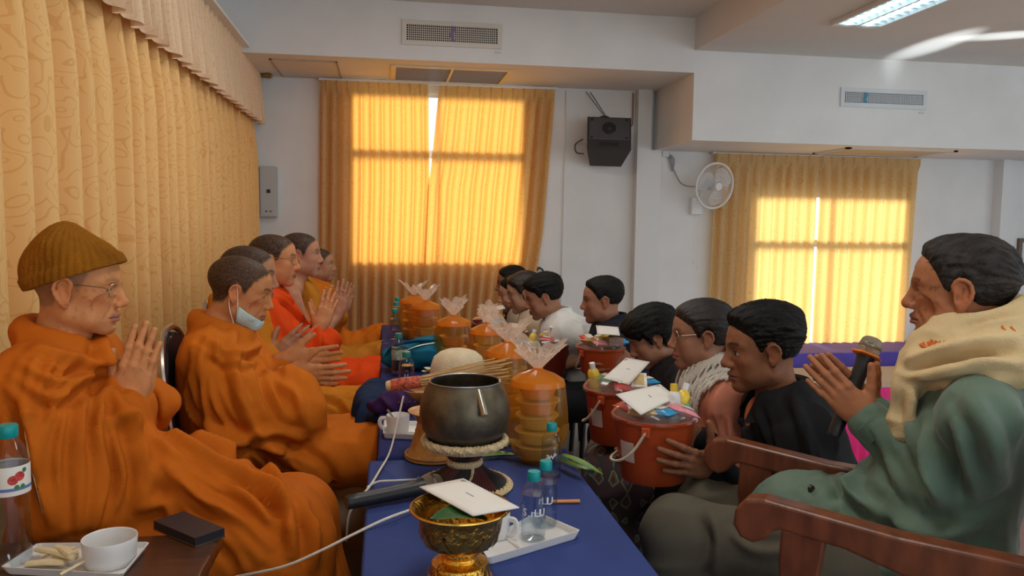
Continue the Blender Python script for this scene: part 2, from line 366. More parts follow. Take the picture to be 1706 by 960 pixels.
# ceiling return grille and hatch on the soffit
t = thing('ceiling_grille', 'flat two-panel return air grille under the bulkhead', 'grille', (.53, 6.6, 2.52))
f = MB(); zz = 2.52
for (a, b, c, d) in ((.05, .09, 6.27, 6.92), (.98, 1.02, 6.27, 6.92), (.09, .98, 6.27, 6.31), (.09, .98, 6.88, 6.92), (.525, .545, 6.31, 6.88)): f.box((a, c, zz-.012), (b, d, zz))
f.build('frame', mat('yellow lit white frame', (.78, .66, .42), .4), t, world=True)  # yellow of reflected light put into the white frame's colour
m_gr = mat('grey grille mesh', (.42, .38, .33), .35, metal=.5, bump=.3, bscale=300, stretch=(1, 8, 1))
for (a, b) in ((.09, .525), (.545, .98)):
    MB().box((a, 6.31, zz-.006), (b, 6.88, zz)).build('mesh_panel', m_gr, t, world=True)
    for i in range(1, 22): y = 6.31+.57*i/22; MB().box((a, y-.002, zz-.010), (b, y+.002, zz-.006)).build('slat', m_gr, t, world=True)
t = thing('ceiling_hatch', 'square access hatch in the soffit near the corner camera', 'hatch', (-.6, 6.6, 2.52))
MB().box((-.85, 6.25, zz-.004), (-.365, 6.96, zz)).build('panel', m_ceil, t, world=True)
f = MB()
for (a, b, c, d) in ((-.86, -.845, 6.24, 6.965), (-.37, -.355, 6.24, 6.965), (-.86, -.355, 6.24, 6.252), (-.86, -.355, 6.95, 6.965)): f.box((a, c, zz-.008), (b, d, zz))
f.build('frame', mat('hatch edge', (.45, .40, .36), .6), t, world=True)
t = thing('ceiling_grille', 'flat return air grille under the low bulkhead above the window', 'grille', (4.3, 6.5, 1.985))
MB().box((3.95, 6.25, 1.976), (4.95, 6.75, 1.985)).build('mesh_panel', mat('tan grille', (.55, .47, .36), .5), t, world=True)
f = MB()
for (a, b, c, d) in ((3.92, 3.96, 6.22, 6.78), (4.94, 4.98, 6.22, 6.78), (3.92, 4.98, 6.22, 6.26), (3.92, 4.98, 6.74, 6.78)): f.box((a, c, 1.972), (b, d, 1.985))
f.build('frame', m_vent, t, world=True)
# ------------------------------------------------------------------ ceiling light of the hall (louvred fluorescent)
m_tube = mat('lit tube', (1, 1, 1), .4, emit=(.62, .90, 1.0), estr=9.0); m_louv = mat('bright louvre', (.85, .9, .92), .25, metal=.2)
def ceiling_light(label, lx0, lx1, ly0, ly1, zc, watt):
    t = thing('ceiling_light', label, 'ceiling light', ((lx0+lx1)/2, (ly0+ly1)/2, zc-.005), group='louvred ceiling lights')
    f = MB(); xm = (lx0+lx1)/2
    for (a, b, c, d) in ((lx0-.02, lx0, ly0, ly1), (lx1, lx1+.02, ly0, ly1), (lx0-.02, lx1+.02, ly0-.02, ly0), (lx0-.02, lx1+.02, ly1, ly1+.02), (xm-.008, xm+.008, ly0, ly1)): f.box((a, c, zc-.03), (b, d, zc-.001))
    f.build('frame', m_trimw, t, world=True)
    MB().box((lx0, ly0, zc-.003), (lx1, ly1, zc-.001)).build('reflector', m_louv, t, world=True)
    for x in (lx0+.085, lx1-.085): MB().tube([(x, ly0+.03, zc-.014), (x, ly1-.03, zc-.014)], .010, 10).build('tube', m_tube, t, world=True)
    for i in range(15):
        y = ly0+(ly1-ly0)*(i+.5)/15
        for (a, b) in ((lx0, xm-.01), (xm+.01, lx1)):
            MB().add([(a, y, zc-.03), (b, y, zc-.03), (b, y+.02, zc-.004), (a, y+.02, zc-.004)], [(0, 1, 2, 3)]).build('louvre', m_louv, t, world=True)
    if not watt: return
    l = bpy.data.lights.new('added_area_light', 'AREA'); l.shape = 'RECTANGLE'; l.size = lx1-lx0; l.size_y = ly1-ly0; l.energy = watt; l.color = (1.0, .94, .86)  # area lamp, only in the added unseen fixtures
    o = bpy.data.objects.new('added_area_light', l); COL.objects.link(o); o.location = (xm, (ly0+ly1)/2, zc-.034); wparent(o, t)
ceiling_light('louvred fluorescent ceiling light glowing blue white over the hall', 3.02, 3.34, 3.85, 5.02, 2.697, 0)
ceiling_light('added unseen louvred ceiling light above the near banquet table', .30, .62, .70, 1.87, 2.949, 17)  # this fixture and those after it are unseen, added for top light
ceiling_light('added unseen louvred ceiling light above the far banquet table', .30, .62, 3.30, 4.47, 2.949, 19)
ceiling_light('added unseen louvred ceiling light over the near part of the hall', 3.02, 3.34, .9, 2.07, 2.697, 12)
# ------------------------------------------------------------------ wall fan
m_fan = mat('fan white plastic', (.80, .80, .79), .35); m_fang = mat('fan grey', (.42, .43, .46), .4)
m_blade = mat('smoky fan blade', (.80, .82, .86), .15, alpha=.45)
t = thing('wall_fan', 'white oscillating wall fan with cord between column and low window', 'fan', (2.86, FWY, 1.42))
fc = np.array([2.955, FWY-.26, 1.66]); ax = np.array([.26, -.93, -.16]); ax /= np.linalg.norm(ax)
fu = np.cross(ax, [0, 0, 1.]); fu /= np.linalg.norm(fu); fv = np.cross(fu, ax)
R0 = .205
def ring(r, off, rad, n=40): return [fc+ax*off+r*(fu*math.cos(a)+fv*math.sin(a)) for a in np.linspace(0, 2*math.pi, n+1)], rad
mb = MB(); p, r = ring(R0, 0, .009); mb.tube(p, r, 8, caps=False); mb.build('rim', m_fan, t, True, True)
mb = MB()
for k in range(60):
    a = 2*math.pi*k/60; d = fu*math.cos(a)+fv*math.sin(a)
    mb.tube([fc+d*R0, fc+d*R0*.75+ax*.032, fc+d*.045+ax*.055], .0011, 4); mb.tube([fc+d*R0, fc+d*R0*.7-ax*.045, fc+d*.05-ax*.055], .0011, 4)
for rr in (.16, .11): p, r = ring(rr, .034 if rr > .12 else .047, .0014, 32); mb.tube(p, r, 4, caps=False)
mb.build('cage', m_fan, t, world=True)
for k in range(3):
    V = []
    for i in range(7):
        rr = .03+.15*i/6; w = .25+.55*math.sin(math.pi*(i/6)**.8*.9); row = []
        for j in range(5):
            a = 2*math.pi*k/3+.3+(j/4-.5)*w*2; row.append(fc+rr*(fu*math.cos(a)+fv*math.sin(a))+ax*(.018*(j/4-.5)*2))
        V.append(row)
    MB().grid(V).build('blade', m_blade, t, True, True)
mb = MB(); mb.tube([fc+ax*.05, fc+ax*.062, fc+ax*.066], [.038, .036, .0], 20); mb.build('badge', m_trimw, t, True, True)
mb = MB(); mb.tube([fc-ax*.15, fc-ax*.13, fc-ax*.07, fc-ax*.04], [.03, .05, .055, .03], 16); mb.build('motor', m_fang, t, True, True)
mb = MB(); mb.tube([fc-ax*.12, fc-ax*.12+np.array([-.03, .06, -.10]), (2.87, FWY-.04, 1.50)], .02, 8); mb.build('arm', m_fan, t, True, True)
MB().box((2.82, FWY-.07, 1.40), (2.93, FWY, 1.56), .01).build('wall_bracket', m_fan, t, world=True)
for (dx, L) in ((-.02, .44), (.02, .49)):
    MB().tube([(2.875+dx, FWY-.05, 1.41), (2.877+dx, FWY-.05, 1.41-L)], .0018, 5).tube([(2.877+dx, FWY-.05, 1.41-L), (2.877+dx, FWY-.05, 1.37-L)], .004, 6).build('pull_cord', m_fan, t, world=True)
cord = bez([(2.60, FWY-.02, 1.97), (2.63, FWY-.02, 1.86), (2.66, FWY-.02, 1.80), (2.72, FWY-.02, 1.70), (2.80, FWY-.02, 1.665), (2.90, FWY-.09, 1.66)], 8)
mb = MB(); mb.tube(cord, .005, 6)
for k in range(3): mb.tube(bez([(2.60+.01*k, FWY-.02, 1.95), (2.63+.012*k, FWY-.03, 1.90), (2.64, FWY-.02, 1.82-.01*k), (2.62, FWY-.03, 1.86), (2.60, FWY-.02, 1.94)], 6), .004, 5)
mb.build('power_cord', mat('grey cord', (.35, .35, .36), .5), t, True, True)
MB().box((2.535, FWY-.03, 1.93), (2.60, FWY, 1.985), .003).build('wall_socket', m_trimw, t, world=True)
# ------------------------------------------------------------------ loudspeaker
m_spk = mat('black speaker', (.035, .034, .036), .55, bump=.2, bscale=200); m_spk2 = mat('speaker metal', (.10, .10, .11), .4, metal=.4)
m_black = mat('black plastic', (.02, .02, .022), .4)
t = thing('loudspeaker', 'black loudspeaker tilted down on the wall beside the column', 'speaker', (1.95, FWY, 2.05))
def spx(p):      # local (w, depth, h) -> world, tilted down and turned
    q = rot2(math.radians(-12)) @ np.array(p); a = math.radians(-22)
    y, z = q[1], q[2]; q = np.array([q[0], y*math.cos(a)-z*math.sin(a), y*math.sin(a)+z*math.cos(a)])
    b = math.radians(6); q = np.array([q[0]*math.cos(b)+q[2]*math.sin(b), q[1], -q[0]*math.sin(b)+q[2]*math.cos(b)])
    return q+np.array([1.945, FWY-.24, 2.02])
mb = MB(); mb.prism([(-.19, -.16), (.19, -.16), (.14, .16), (-.14, .16)], 2, -.15, .16)
mb.xf(spx); mb.build('cabinet', m_spk, t, world=True)
mb = MB(); mb.box((-.175, -.168, -.06), (.175, -.158, .150), .004); mb.xf(spx); mb.build('grille', m_spk2, t, world=True)
mb = MB(); mb.tube([(0, -.168, .05), (0, -.178, .05), (0, -.18, .05)], [.06, .05, .02], 20); mb.tube([(0, -.18, .05), (0, -.186, .05)], [.02, .012], 12); mb.xf(spx); mb.build('driver', m_black, t, True, True)
mb = MB(); mb.box((-.08, -.168, -.12), (.08, -.160, -.085), .003); mb.xf(spx); mb.build('port', m_black, t, world=True)
for (a, b) in ((-.15, .13), (.15, .13), (-.15, -.045), (.15, -.045)):
    mb = MB(); mb.tube([(a, -.166, b), (a, -.174, b)], .012, 8); mb.xf(spx); mb.build('screw', m_black, t, world=True)
mb = MB(); mb.tube(bez([(-.05, 0, .15), (-.07, 0, .22), (-.02, .02, .26), (.05, .03, .22), (.06, 0, .16)], 6), .022, 8); mb.box((-.04, .0, .15), (.06, .1, .24), .01); mb.xf(spx); mb.build('bracket', m_black, t, True, True)
MB().tube([(1.93, FWY-.2, 2.25), (1.80, FWY-.02, 2.49)], .004, 5).tube([(1.95, FWY-.2, 2.24), (1.84, FWY-.02, 2.49)], .004, 5).build('hanging_wire', m_spk2, t, world=True)
MB().tube(bez([(1.99, FWY-.16, 2.2), (2.12, FWY-.02, 2.19), (2.23, FWY-.015, 2.20), (2.245, FWY-.012, 2.27), (2.245, FWY-.012, 2.50)], 6), .008, 6).build('cable', mat('brown conduit', (.35, .2, .14), .6), t, True, True)
MB().tube(bez([(1.76, FWY-.1, 2.06), (1.71, FWY-.02, 2.02), (1.72, FWY-.02, 1.95), (1.77, FWY-.1, 1.93)], 6), .005, 6).build('cable_loop', m_black, t, True, True)
# ------------------------------------------------------------------ electric box, cctv, hook, picture
t = thing('electric_box', 'grey metal electric cabinet on the far wall by the curtain', 'cabinet', (-.98, FWY, 1.33))
MB().box((-1.05, FWY-.09, 1.325), (-.905, FWY, 1.755), .006).build('body', mat('grey box paint', (.46, .48, .47), .45), t, world=True)
MB().box((-1.04, FWY-.098, 1.335), (-.915, FWY-.09, 1.745), .003).build('door', mat('grey door paint', (.52, .54, .53), .45), t, world=True)
MB().box((-.985, FWY-.102, 1.53), (-.955, FWY-.097, 1.56)).build('display', m_black, t, world=True)
for x in (-.99, -.955): MB().tube([(x, FWY-.104, 1.375), (x, FWY-.097, 1.375)], .008, 8).build('lock', m_spk2, t, world=True)
t = thing('security_camera', 'small white dome camera and bracket above the valance end', 'camera', (-1.0, 6.4, 2.62))
MB().lathe([(.045, 0), (.055, .02), (.055, .05), (.04, .075), (.0, .08)], 16, (-1.0, 6.25, 2.62)).build('housing', m_trimw, t, True, True)
MB().tube([(-1.0, 6.25, 2.66), (-1.15, 6.25, 2.68)], .018, 8).build('arm', m_trimw, t, True, True)
MB().tube([(-1.02, 6.9, 2.51), (-.94, 6.86, 2.50)], [.022, .026], 10).tube([(-.94, 6.86, 2.50), (-.925, 6.853, 2.498)], .018, 10).build('lens', mat('brass', (.45, .33, .12), .35, metal=.8), t, True, True)
o = MB().tube(bez([at(897, 460, FWY-.02), at(905, 452, FWY-.02), at(898, 446, FWY-.02), at(894, 452, FWY-.02)], 6), .008, 6).build('wall_hook', m_black, None, True); tag(o, 'small black ring hook on the wall beside the tall curtain', 'hook')
o = MB().tube([(1.62, FWY-.012, 2.5), (1.60, FWY-.012, 0.0)], .006, 6).build('wall_conduit', m_trimw); tag(o, 'thin white cable conduit running down the far wall', 'conduit')
t = thing('picture_frame', 'brown framed picture at the far right edge of the wall', 'picture', (6.55, FWY, .95))
f = MB()
for (a, b, c, d) in ((6.33, 6.37, .85, 1.21), (6.80, 6.84, .85, 1.21), (6.37, 6.80, 1.17, 1.21), (6.37, 6.80, .85, .89)): f.box((a, FWY-.03, c), (b, FWY, d))
f.build('frame', mat('brown frame', (.16, .10, .06), .4), t, world=True)
MB().box((6.37, FWY-.012, .89), (6.80, FWY, 1.17)).build('mount', mat('picture paper', (.62, .72, .78), .4), t, world=True)
# ================================================================== continuous surfaces from distance fields
V3 = lambda *a: np.array(a, dtype=np.float64)
def nrm(v): v = np.asarray(v, float); return v/(np.linalg.norm(v)+1e-12)
from concurrent.futures import ThreadPoolExecutor
POOL = ThreadPoolExecutor(4)
class Prim:
    __slots__ = ('fn', 'lo', 'hi', 'op', 'k')
    def __init__(s, fn, lo, hi, op='u', k=0.01): s.fn = fn; s.lo = np.asarray(lo, float); s.hi = np.asarray(hi, float); s.op = op; s.k = k
def cap(a, b, r1, r2=None, k=0.01, op='u'):
    a = np.asarray(a, float); b = np.asarray(b, float); r2 = r1 if r2 is None else r2; ba = b-a; L2 = ba@ba+1e-12; rm = max(r1, r2)
    def fn(P):
        q = P-a.astype(P.dtype); h = np.minimum(np.maximum(q@b1, 0), 1); q -= h[:, None]*b0.astype(P.dtype); return np.sqrt(np.einsum('ij,ij->i', q, q))-(r1+(r2-r1)*h)
    b0 = ba; b1 = (ba/L2).astype(np.float32)
    return Prim(fn, np.minimum(a, b)-rm, np.maximum(a, b)+rm, op, k)
def chain(pts, rs, k=0.01, op='u'): return [cap(pts[i], pts[i+1], rs[i], rs[i+1], k, op) for i in range(len(pts)-1)]
def ell(c, r, R=None, k=0.01, op='u'):        # ellipsoid, columns of R are its axes
    c = np.asarray(c, float); r = np.asarray(r, float); R = np.eye(3) if R is None else np.asarray(R)
    ext = np.sqrt(((R*r)**2).sum(1))
    def fn(P):
        q = ((P-c.astype(P.dtype))@Rr)/rr; k0 = np.sqrt(np.einsum('ij,ij->i', q, q)); q /= rr; k1 = np.sqrt(np.einsum('ij,ij->i', q, q)); return k0*(k0-1)/(k1+1e-9)
    Rr = R.astype(np.float32); rr = r.astype(np.float32)
    return Prim(fn, c-ext, c+ext, op, k)
def rbox(c, h, R=None, rad=0.01, k=0.01, op='u'):
    c = np.asarray(c, float); h = np.asarray(h, float); R = np.eye(3) if R is None else np.asarray(R); ext = np.abs(R)@h
    def fn(P):
        q = np.abs((P-c)@R)-(h-rad); return np.linalg.norm(np.maximum(q, 0), axis=1)+np.minimum(q.max(1), 0)-rad
    return Prim(fn, c-ext, c+ext, op, k)
def evalp(prims, P):
    d = np.full(len(P), 0.5, dtype=P.dtype)
    for p in prims:
        e = p.fn(P); k = p.k
        if p.op == 'u':
            h = np.maximum(k-np.abs(d-e), 0)/k; d = np.minimum(d, e)-h*h*k*0.25
        else:
            h = np.maximum(k-np.abs(d+e), 0)/k; d = np.maximum(d, -e)+h*h*k*0.25
    return d
def isosurf(prims, vox, lo=None, hi=None, smooth=1):
    """surface of a list of prims (ordered) as vertices and quads"""
    un = [p for p in prims if p.op == 'u']
    pad = 0.02
    if lo is None: lo = np.min([p.lo for p in un], 0)-pad; hi = np.max([p.hi for p in un], 0)+pad
    n = np.ceil((np.asarray(hi)-lo)/vox).astype(int)+2
    B = 24; nb = (n+B-1)//B; n = nb*B+1
    vals = np.full(n, 0.5, dtype=np.float32)
    rad = B*vox*0.87
    loc = np.stack(np.meshgrid(*[np.arange(B+1)]*3, indexing='ij'), -1).reshape(-1, 3).astype(np.float32)*np.float32(vox)
    LO = np.array([p.lo-p.k-vox for p in prims]); HI = np.array([p.hi+p.k+vox for p in prims])
    def job(bi):
        b0 = lo+np.array(bi)*B*vox; b1 = b0+B*vox
        ps = [prims[i] for i in np.flatnonzero(np.all((LO <= b1) & (HI >= b0), axis=1))]
        if not ps: return
        c = ((b0+b1)/2).astype(np.float32)[None]; dc = evalp(ps, c)[0]
        sl = tuple(slice(q*B, q*B+B+1) for q in bi)
        if abs(dc) > rad*1.3+.004: return sl, dc
        if len(ps) > 3:
            ec = [float(p.fn(c)[0]) for p in ps]; mn = min([e for e, p in zip(ec, ps) if p.op == 'u'] or [9])
            ps = [p for e, p in zip(ec, ps) if (e < mn+2.2*rad+p.k if p.op == 'u' else e < 1.2*rad+p.k)]
        d = evalp(ps, loc+b0.astype(np.float32))
        return sl, d.reshape(B+1, B+1, B+1)
    for r in POOL.map(job, [(x, y, z) for x in range(nb[0]) for y in range(nb[1]) for z in range(nb[2])], chunksize=8):
        if r is not None: vals[r[0]] = r[1]
    s = vals < 0
    cnt = np.zeros(n-1, dtype=np.int8)
    for dx in (0, 1):
        for dy in (0, 1):
            for dz in (0, 1): cnt += s[dx:n[0]-1+dx, dy:n[1]-1+dy, dz:n[2]-1+dz]
    mixed = (cnt > 0) & (cnt < 8)
    ci = np.argwhere(mixed)
    if len(ci) == 0: return np.zeros((0, 3)), np.zeros((0, 4), int)
    vid = np.full(n-1, -1, dtype=np.int32); vid[mixed] = np.arange(len(ci))
    acc = np.zeros((len(ci), 3)); w = np.zeros(len(ci))
    corners = [(a, b, c) for a in (0, 1) for b in (0, 1) for c in (0, 1)]
    for i, a in enumerate(corners):
        for b in corners[i+1:]:
            if sum(abs(np.array(a)-b)) != 1: continue
            va = vals[ci[:, 0]+a[0], ci[:, 1]+a[1], ci[:, 2]+a[2]]; vb = vals[ci[:, 0]+b[0], ci[:, 1]+b[1], ci[:, 2]+b[2]]
            x = (va < 0) != (vb < 0)
            t = np.where(x, va/(va-vb+1e-20), 0)
            acc += np.where(x[:, None], np.array(a)+t[:, None]*(np.array(b)-np.array(a)), 0); w += x
    V = lo+(ci+acc/w[:, None])*vox
    quads = []
    for ax in range(3):
        o1, o2 = (ax+1) % 3, (ax+2) % 3
        sl0 = [slice(None)]*3; sl1 = [slice(None)]*3; sl0[ax] = slice(0, n[ax]-1); sl1[ax] = slice(1, n[ax])
        a = s[tuple(sl0)]; b = s[tuple(sl1)]; e = np.argwhere(a != b)
        e = e[(e[:, o1] > 0) & (e[:, o2] > 0) & (e[:, o1] < n[o1]-1) & (e[:, o2] < n[o2]-1)]
        if not len(e): continue
        flip = a[e[:, 0], e[:, 1], e[:, 2]]
        q = []
        for (d1, d2) in ((-1, -1), (0, -1), (0, 0), (-1, 0)):
            c = e.copy(); c[:, o1] += d1; c[:, o2] += d2; q.append(vid[c[:, 0], c[:, 1], c[:, 2]])
        q = np.stack(q, 1); q[~flip] = q[~flip][:, ::-1]; quads.append(q)
    Q = np.concatenate(quads); Q = Q[(Q >= 0).all(1)]
    for _ in range(smooth): V = lap(V, Q, 0.5)
    return V, Q
def lap(V, Q, f):
    acc = np.zeros_like(V); w = np.zeros(len(V))
    for i in range(4):
        for j in (1, 3):
            a = Q[:, i]; b = Q[:, (i+j) % 4]
            for c in range(3): acc[:, c] += np.bincount(a, V[b, c], len(V))
            w += np.bincount(a, minlength=len(V))
    return V*(1-f)+f*acc/np.maximum(w, 1)[:, None]
def vnormals(V, Q):
    nr = np.cross(V[Q[:, 2]]-V[Q[:, 0]], V[Q[:, 3]]-V[Q[:, 1]]); N = np.zeros_like(V)
    for i in range(4):
        for c in range(3): N[:, c] += np.bincount(Q[:, i], nr[:, c], len(V))
    return N/(np.linalg.norm(N, axis=1)[:, None]+1e-12)
def folds(V, Q, layers):
    """push cloth along its normals: each layer (dir, freq, amp, seed, centre, radius) is a set of creases running along dir"""
    N = vnormals(V, Q); D = np.zeros(len(V))
    for (d, fr, amp, seed, c, rad) in layers:
        d = nrm(d); a = np.array([0, 0, 1.]) if abs(d[2]) < .8 else np.array([1., 0, 0]); u = nrm(np.cross(d, a)); w = np.cross(d, u)
        q = np.stack([V@d*fr*0.16, V@u*fr, V@w*fr], 1)
        q += 0.45*(np.stack([noise3(V*fr*.35, seed+1), noise3(V*fr*.35, seed+2), noise3(V*fr*.35, seed+3)], 1)-.5)*2
        n = noise3(q, seed); r = 1-np.abs(2*n-1)            # ridges
        r = r**1.6
        wt = 1.0
        if c is not None: wt = np.exp(-(((V-np.asarray(c))/rad)**2).sum(1))
        D += amp*(r-.5)*wt
    return V+N*D[:, None]
def crease_paths(prims, lines):
    """cloth folds drawn along photo lines, found on the surface: list of (r, points)"""
    if not lines: return []
    out = []; allp = []; num = []
    for r, line in lines:
        pts = [q[:2] for q in bez([(x, y, 0) for x, y in line], 5)]; allp += pts; num.append(len(pts))
    D = np.array([nrm(_ray(x, y)) for x, y in allp]).astype(np.float32); t = np.full(len(D), 1.0, np.float32); C0 = CAM.astype(np.float32)
    for _ in range(45): t = t+np.clip(evalp(prims, C0+D*t[:, None]), -.05, .3)*.85
    P0 = (C0+D*t[:, None]).astype(float); o = 0
    for (r, line), n in zip(lines, num):
        P = P0[o:o+n]; ok = t[o:o+n] < 6; o += n
        out.append((r, P, ok))
    return out
def crease_push(V, Q, paths, gain=1.0):
    """ridge with a sharper valley at its lower side, fading at both ends"""
    N = vnormals(V, Q); D = np.zeros(len(V))
    for r, P, ok in paths:
        n = len(P); w = abs(r)*1.15; best = np.full(len(V), 9.0); sd = np.zeros(len(V)); tt = np.zeros(len(V))
        lo = P[ok].min(0)-4*w if ok.any() else None
        if lo is None: continue
        hi = P[ok].max(0)+4*w; idx = np.flatnonzero(((V > lo) & (V < hi)).all(1))
        if not len(idx): continue
        v = V[idx]; nn = N[idx]; bd = np.full(len(idx), 9.0); sg = np.zeros(len(idx)); ft = np.zeros(len(idx))
        for i in range(n-1):
            if not (ok[i] and ok[i+1]): continue
            a = P[i]; d = P[i+1]-a; L = np.linalg.norm(d)
            if L > .08 or L < 1e-6: continue
            h = np.clip((v-a)@d/(L*L), 0, 1); q = v-a-h[:, None]*d; dist = np.linalg.norm(q, axis=1)
            side = np.cross(d/L, nn); s = (q*side).sum(1); m = dist < bd
            bd[m] = dist[m]; sg[m] = s[m]; ft[m] = (i+h[m])/(n-1)
        fade = np.clip(np.sin(np.pi*np.clip(ft*.94+.03, 0, 1)), 0, 1)**.6
        s_ = np.where(np.abs(sg) > 0, np.sign(sg)*bd, bd)
        prof = np.exp(-(s_/w)**2)-.75*np.exp(-((s_-1.9*w)/(.9*w))**2)-.25*np.exp(-((s_+2.2*w)/(1.3*w))**2)
        D[idx] += np.sign(r)*abs(r)*gain*prof*fade*(bd < 4*w)
    return V+N*D[:, None]
def fam(r, A, B, n, j=3.0, seed=1):
    """n fold lines between two guide lines"""
    rn = random.Random(seed); out = []
    for i in range(n):
        u = (i+.5)/n+rn.uniform(-.25, .25)/n; c0 = rn.uniform(0, .18); m = len(A)
        out.append((r*rn.uniform(.7, 1.15), [((a[0]*(1-u)+b[0]*u)+rn.uniform(-j, j), (a[1]*(1-u)+b[1]*u)+rn.uniform(-j, j)) for a, b in zip(A, B)]))
    return out
# ------------------------------------------------------------------ heads
def frame(h, pitch=0.0, roll=0.0):
    """columns: forward, left, up; pitch > 0 looks down"""
    h, p, r = map(math.radians, (h, pitch, roll))
    f = V3(math.cos(h)*math.cos(p), math.sin(h)*math.cos(p), -math.sin(p)); l = V3(-math.sin(h), math.cos(h), 0); u = np.cross(f, l)
    l2 = l*math.cos(r)+u*math.sin(r); u2 = -l*math.sin(r)+u*math.cos(r)
    return np.stack([f, l2, u2], 1)
class Head:
    def __init__(s, pos, h, pitch=0, roll=0, sc=1.0, wide=1.0, nose=1.0, jaw=1.0, old=0.0, fat=0.0, ear=1.0, brow=1.0):
        s.c = np.asarray(pos, float); s.R = frame(h, pitch, roll); s.s = sc; s.w = wide; s.nose = nose; s.jaw = jaw; s.old = old; s.fat = fat; s.ear = ear; s.brow = brow
    def P(s, x, y, z): return s.c+s.R@(V3(x, y*s.w, z)*s.s)
    def loc(s, W): return (W-s.c)@s.R/s.s/np.array([1, s.w, 1])
    def e(s, c, r, k, op='u', ry=0, rz=0): 
        R = s.R
        if rz: R = R@rot2(math.radians(rz))
        if ry:
            a = math.radians(ry); R = R@np.array([[math.cos(a), 0, math.sin(a)], [0, 1, 0], [-math.sin(a), 0, math.cos(a)]])
        return ell(s.P(*c), np.array([r[0], r[1]*s.w, r[2]])*s.s, R, k*s.s, op)
    def cp(s, a, b, r1, r2, k, op='u'): return cap(s.P(*a), s.P(*b), r1*s.s, r2*s.s, k*s.s, op)
    def skull(s): return [s.e((-.012, 0, .046), (.102, .077, .080), .01), s.e((.036, 0, .042), (.060, .064, .062), .03)]
    def prims(s):
        f = s.fat; n = s.nose; A = s.skull()
        A += [s.e((.040, 0, -.020), (.054+f*.004, .061+f*.008, .068), .03),
              s.e((.010, 0, -.045), (.05, .056+f*.012, .045), .03)]
        for y in (-1, 1):
            A += [s.cp((.0, y*(.050+f*.006), -.058), (.070, y*.016, -.093*s.jaw), .020+f*.005, .016+f*.003, .03),
                  s.e((.058, y*.044, -.016), (.022, .019, .018), .018),
                  s.e((.048, y*.040, -.050), (.024, .018+f*.008-s.old*.004, .026), .025)]
        A += [s.e((.079, 0, -.091*s.jaw), (.016, .019, .015), .015), s.e((.076, 0, -.060), (.022, .028, .028), .018)]
        if s.old: A += [s.e((.070, y*.052, -.036), (.016, .010, .022), .022, 's') for y in (-1, 1)]
        for y in (-1, 1): A.append(s.cp((.090, y*.012, .031), (.070, y*.048, .033), .0095*s.brow, .008, .014))
        for y in (-1, 1): A.append(s.e((.097, y*.031, .011), (.017, .019, .0115), .012, 's'))
        for y in (-1, 1): A.append(s.e((.0745, y*.0315, .0105), (.0140, .0155, .0125), .006))
        for y in (-1, 1):                                       # upper lid fold, lower bag
            A.append(s.cp((.0885, y*.022, .0155), (.080, y*.044, .0145), .0032, .0028, .004))
            A.append(s.cp((.0875, y*.022, .0035), (.080, y*.043, .0035), .0030, .0026, .006))
        A += [s.cp((.091, 0, .024), (.111*1, 0, -.020), .0085*n, .0105*n, .012), s.e((.111, 0, -.0245), (.0125*n, .0125*n, .0115*n), .008)]
        for y in (-1, 1): A.append(s.e((.1005, y*.0125*n, -.0295), (.0115, .0085*n, .0085), .006))
        for y in (-1, 1): A.append(s.e((.108, y*.0065*n, -.0385), (.0045, .0038, .004), .003, 's'))
        for y in (-1, 1):
            A += [s.cp((.1005, 0, -.0545), (.086, y*.024, -.0605), .0062, .0030, .006), s.cp((.0985, 0, -.0695), (.085, y*.023, -.0640), .0070, .0030, .006)]
        for y in (-1, 1): A.append(s.cp((.107, 0, -.0615), (.0865, y*.027, -.0635), .0017, .0017, .003, 's'))
        A.append(s.e((.100, 0, -.080), (.009, .02, .005), .008, 's'))
        if s.old:
            for y in (-1, 1):
                A.append(s.cp((.096, y*.020, -.030), (.078, y*.036, -.066), .0022*s.old, .0020*s.old, .008, 's'))
                A.append(s.cp((.084, y*.046, .000), (.062, y*.056, -.012), .0014*s.old, .001, .006, 's'))
                for q in (0, 1, 2): A.append(s.cp((.05, y*.064, -.02-.014*q), (.03, y*.066, -.045-.012*q), .0014*s.old, .001, .006, 's'))
            for q in (0, 1, 2): A.append(s.cp((.1, -.03, .058+.013*q), (.1, .03, .058+.013*q), .0016*s.old, .0016*s.old, .006, 's'))
        E = s.ear
        for y in (-1, 1):
            a = 12*y
            A += [s.e((-.006, y*.078, .004), (.0175*E, .0075, .030*E), .008, 'u', -12, 14*y), s.e((-.001, y*.076, -.024*E), (.009*E, .006, .012*E), .006)]
            # rim
            pts = [(.008, .079, .006), (.012, .082, .020), (.002, .087, .0325), (-.014, .089, .027), (-.021, .088, .008), (-.014, .085, -.012), (-.004, .081, -.026)]
            pts = [(-.004+(p[0]+.004)*E, y*p[1], p[2]*E) for p in pts]
            pts = [tuple(q) for q in bez(pts, 2)]
            for i in range(len(pts)-1): A.append(s.cp(pts[i], pts[i+1], .0037*E, .0037*E, .004))
            A += [s.e((.0005, y*.0875, .010*E), (.0085*E, .006, .015*E), .004, 's', -12, 10*y), s.e((.004, y*.086, -.004*E), (.007*E, .006, .009*E), .004, 's')]
        return A
    def hairline(s, x, recede=0.0):
        return np.interp(x, [-.2, -.10, -.035, -.024, -.004, .010, .022, .030, .048, .068, .085, .12],
                         [-.055, -.052, -.040, -.010, .034, .028, .004, .008, .050, .070+recede, .084+recede, .105+recede])
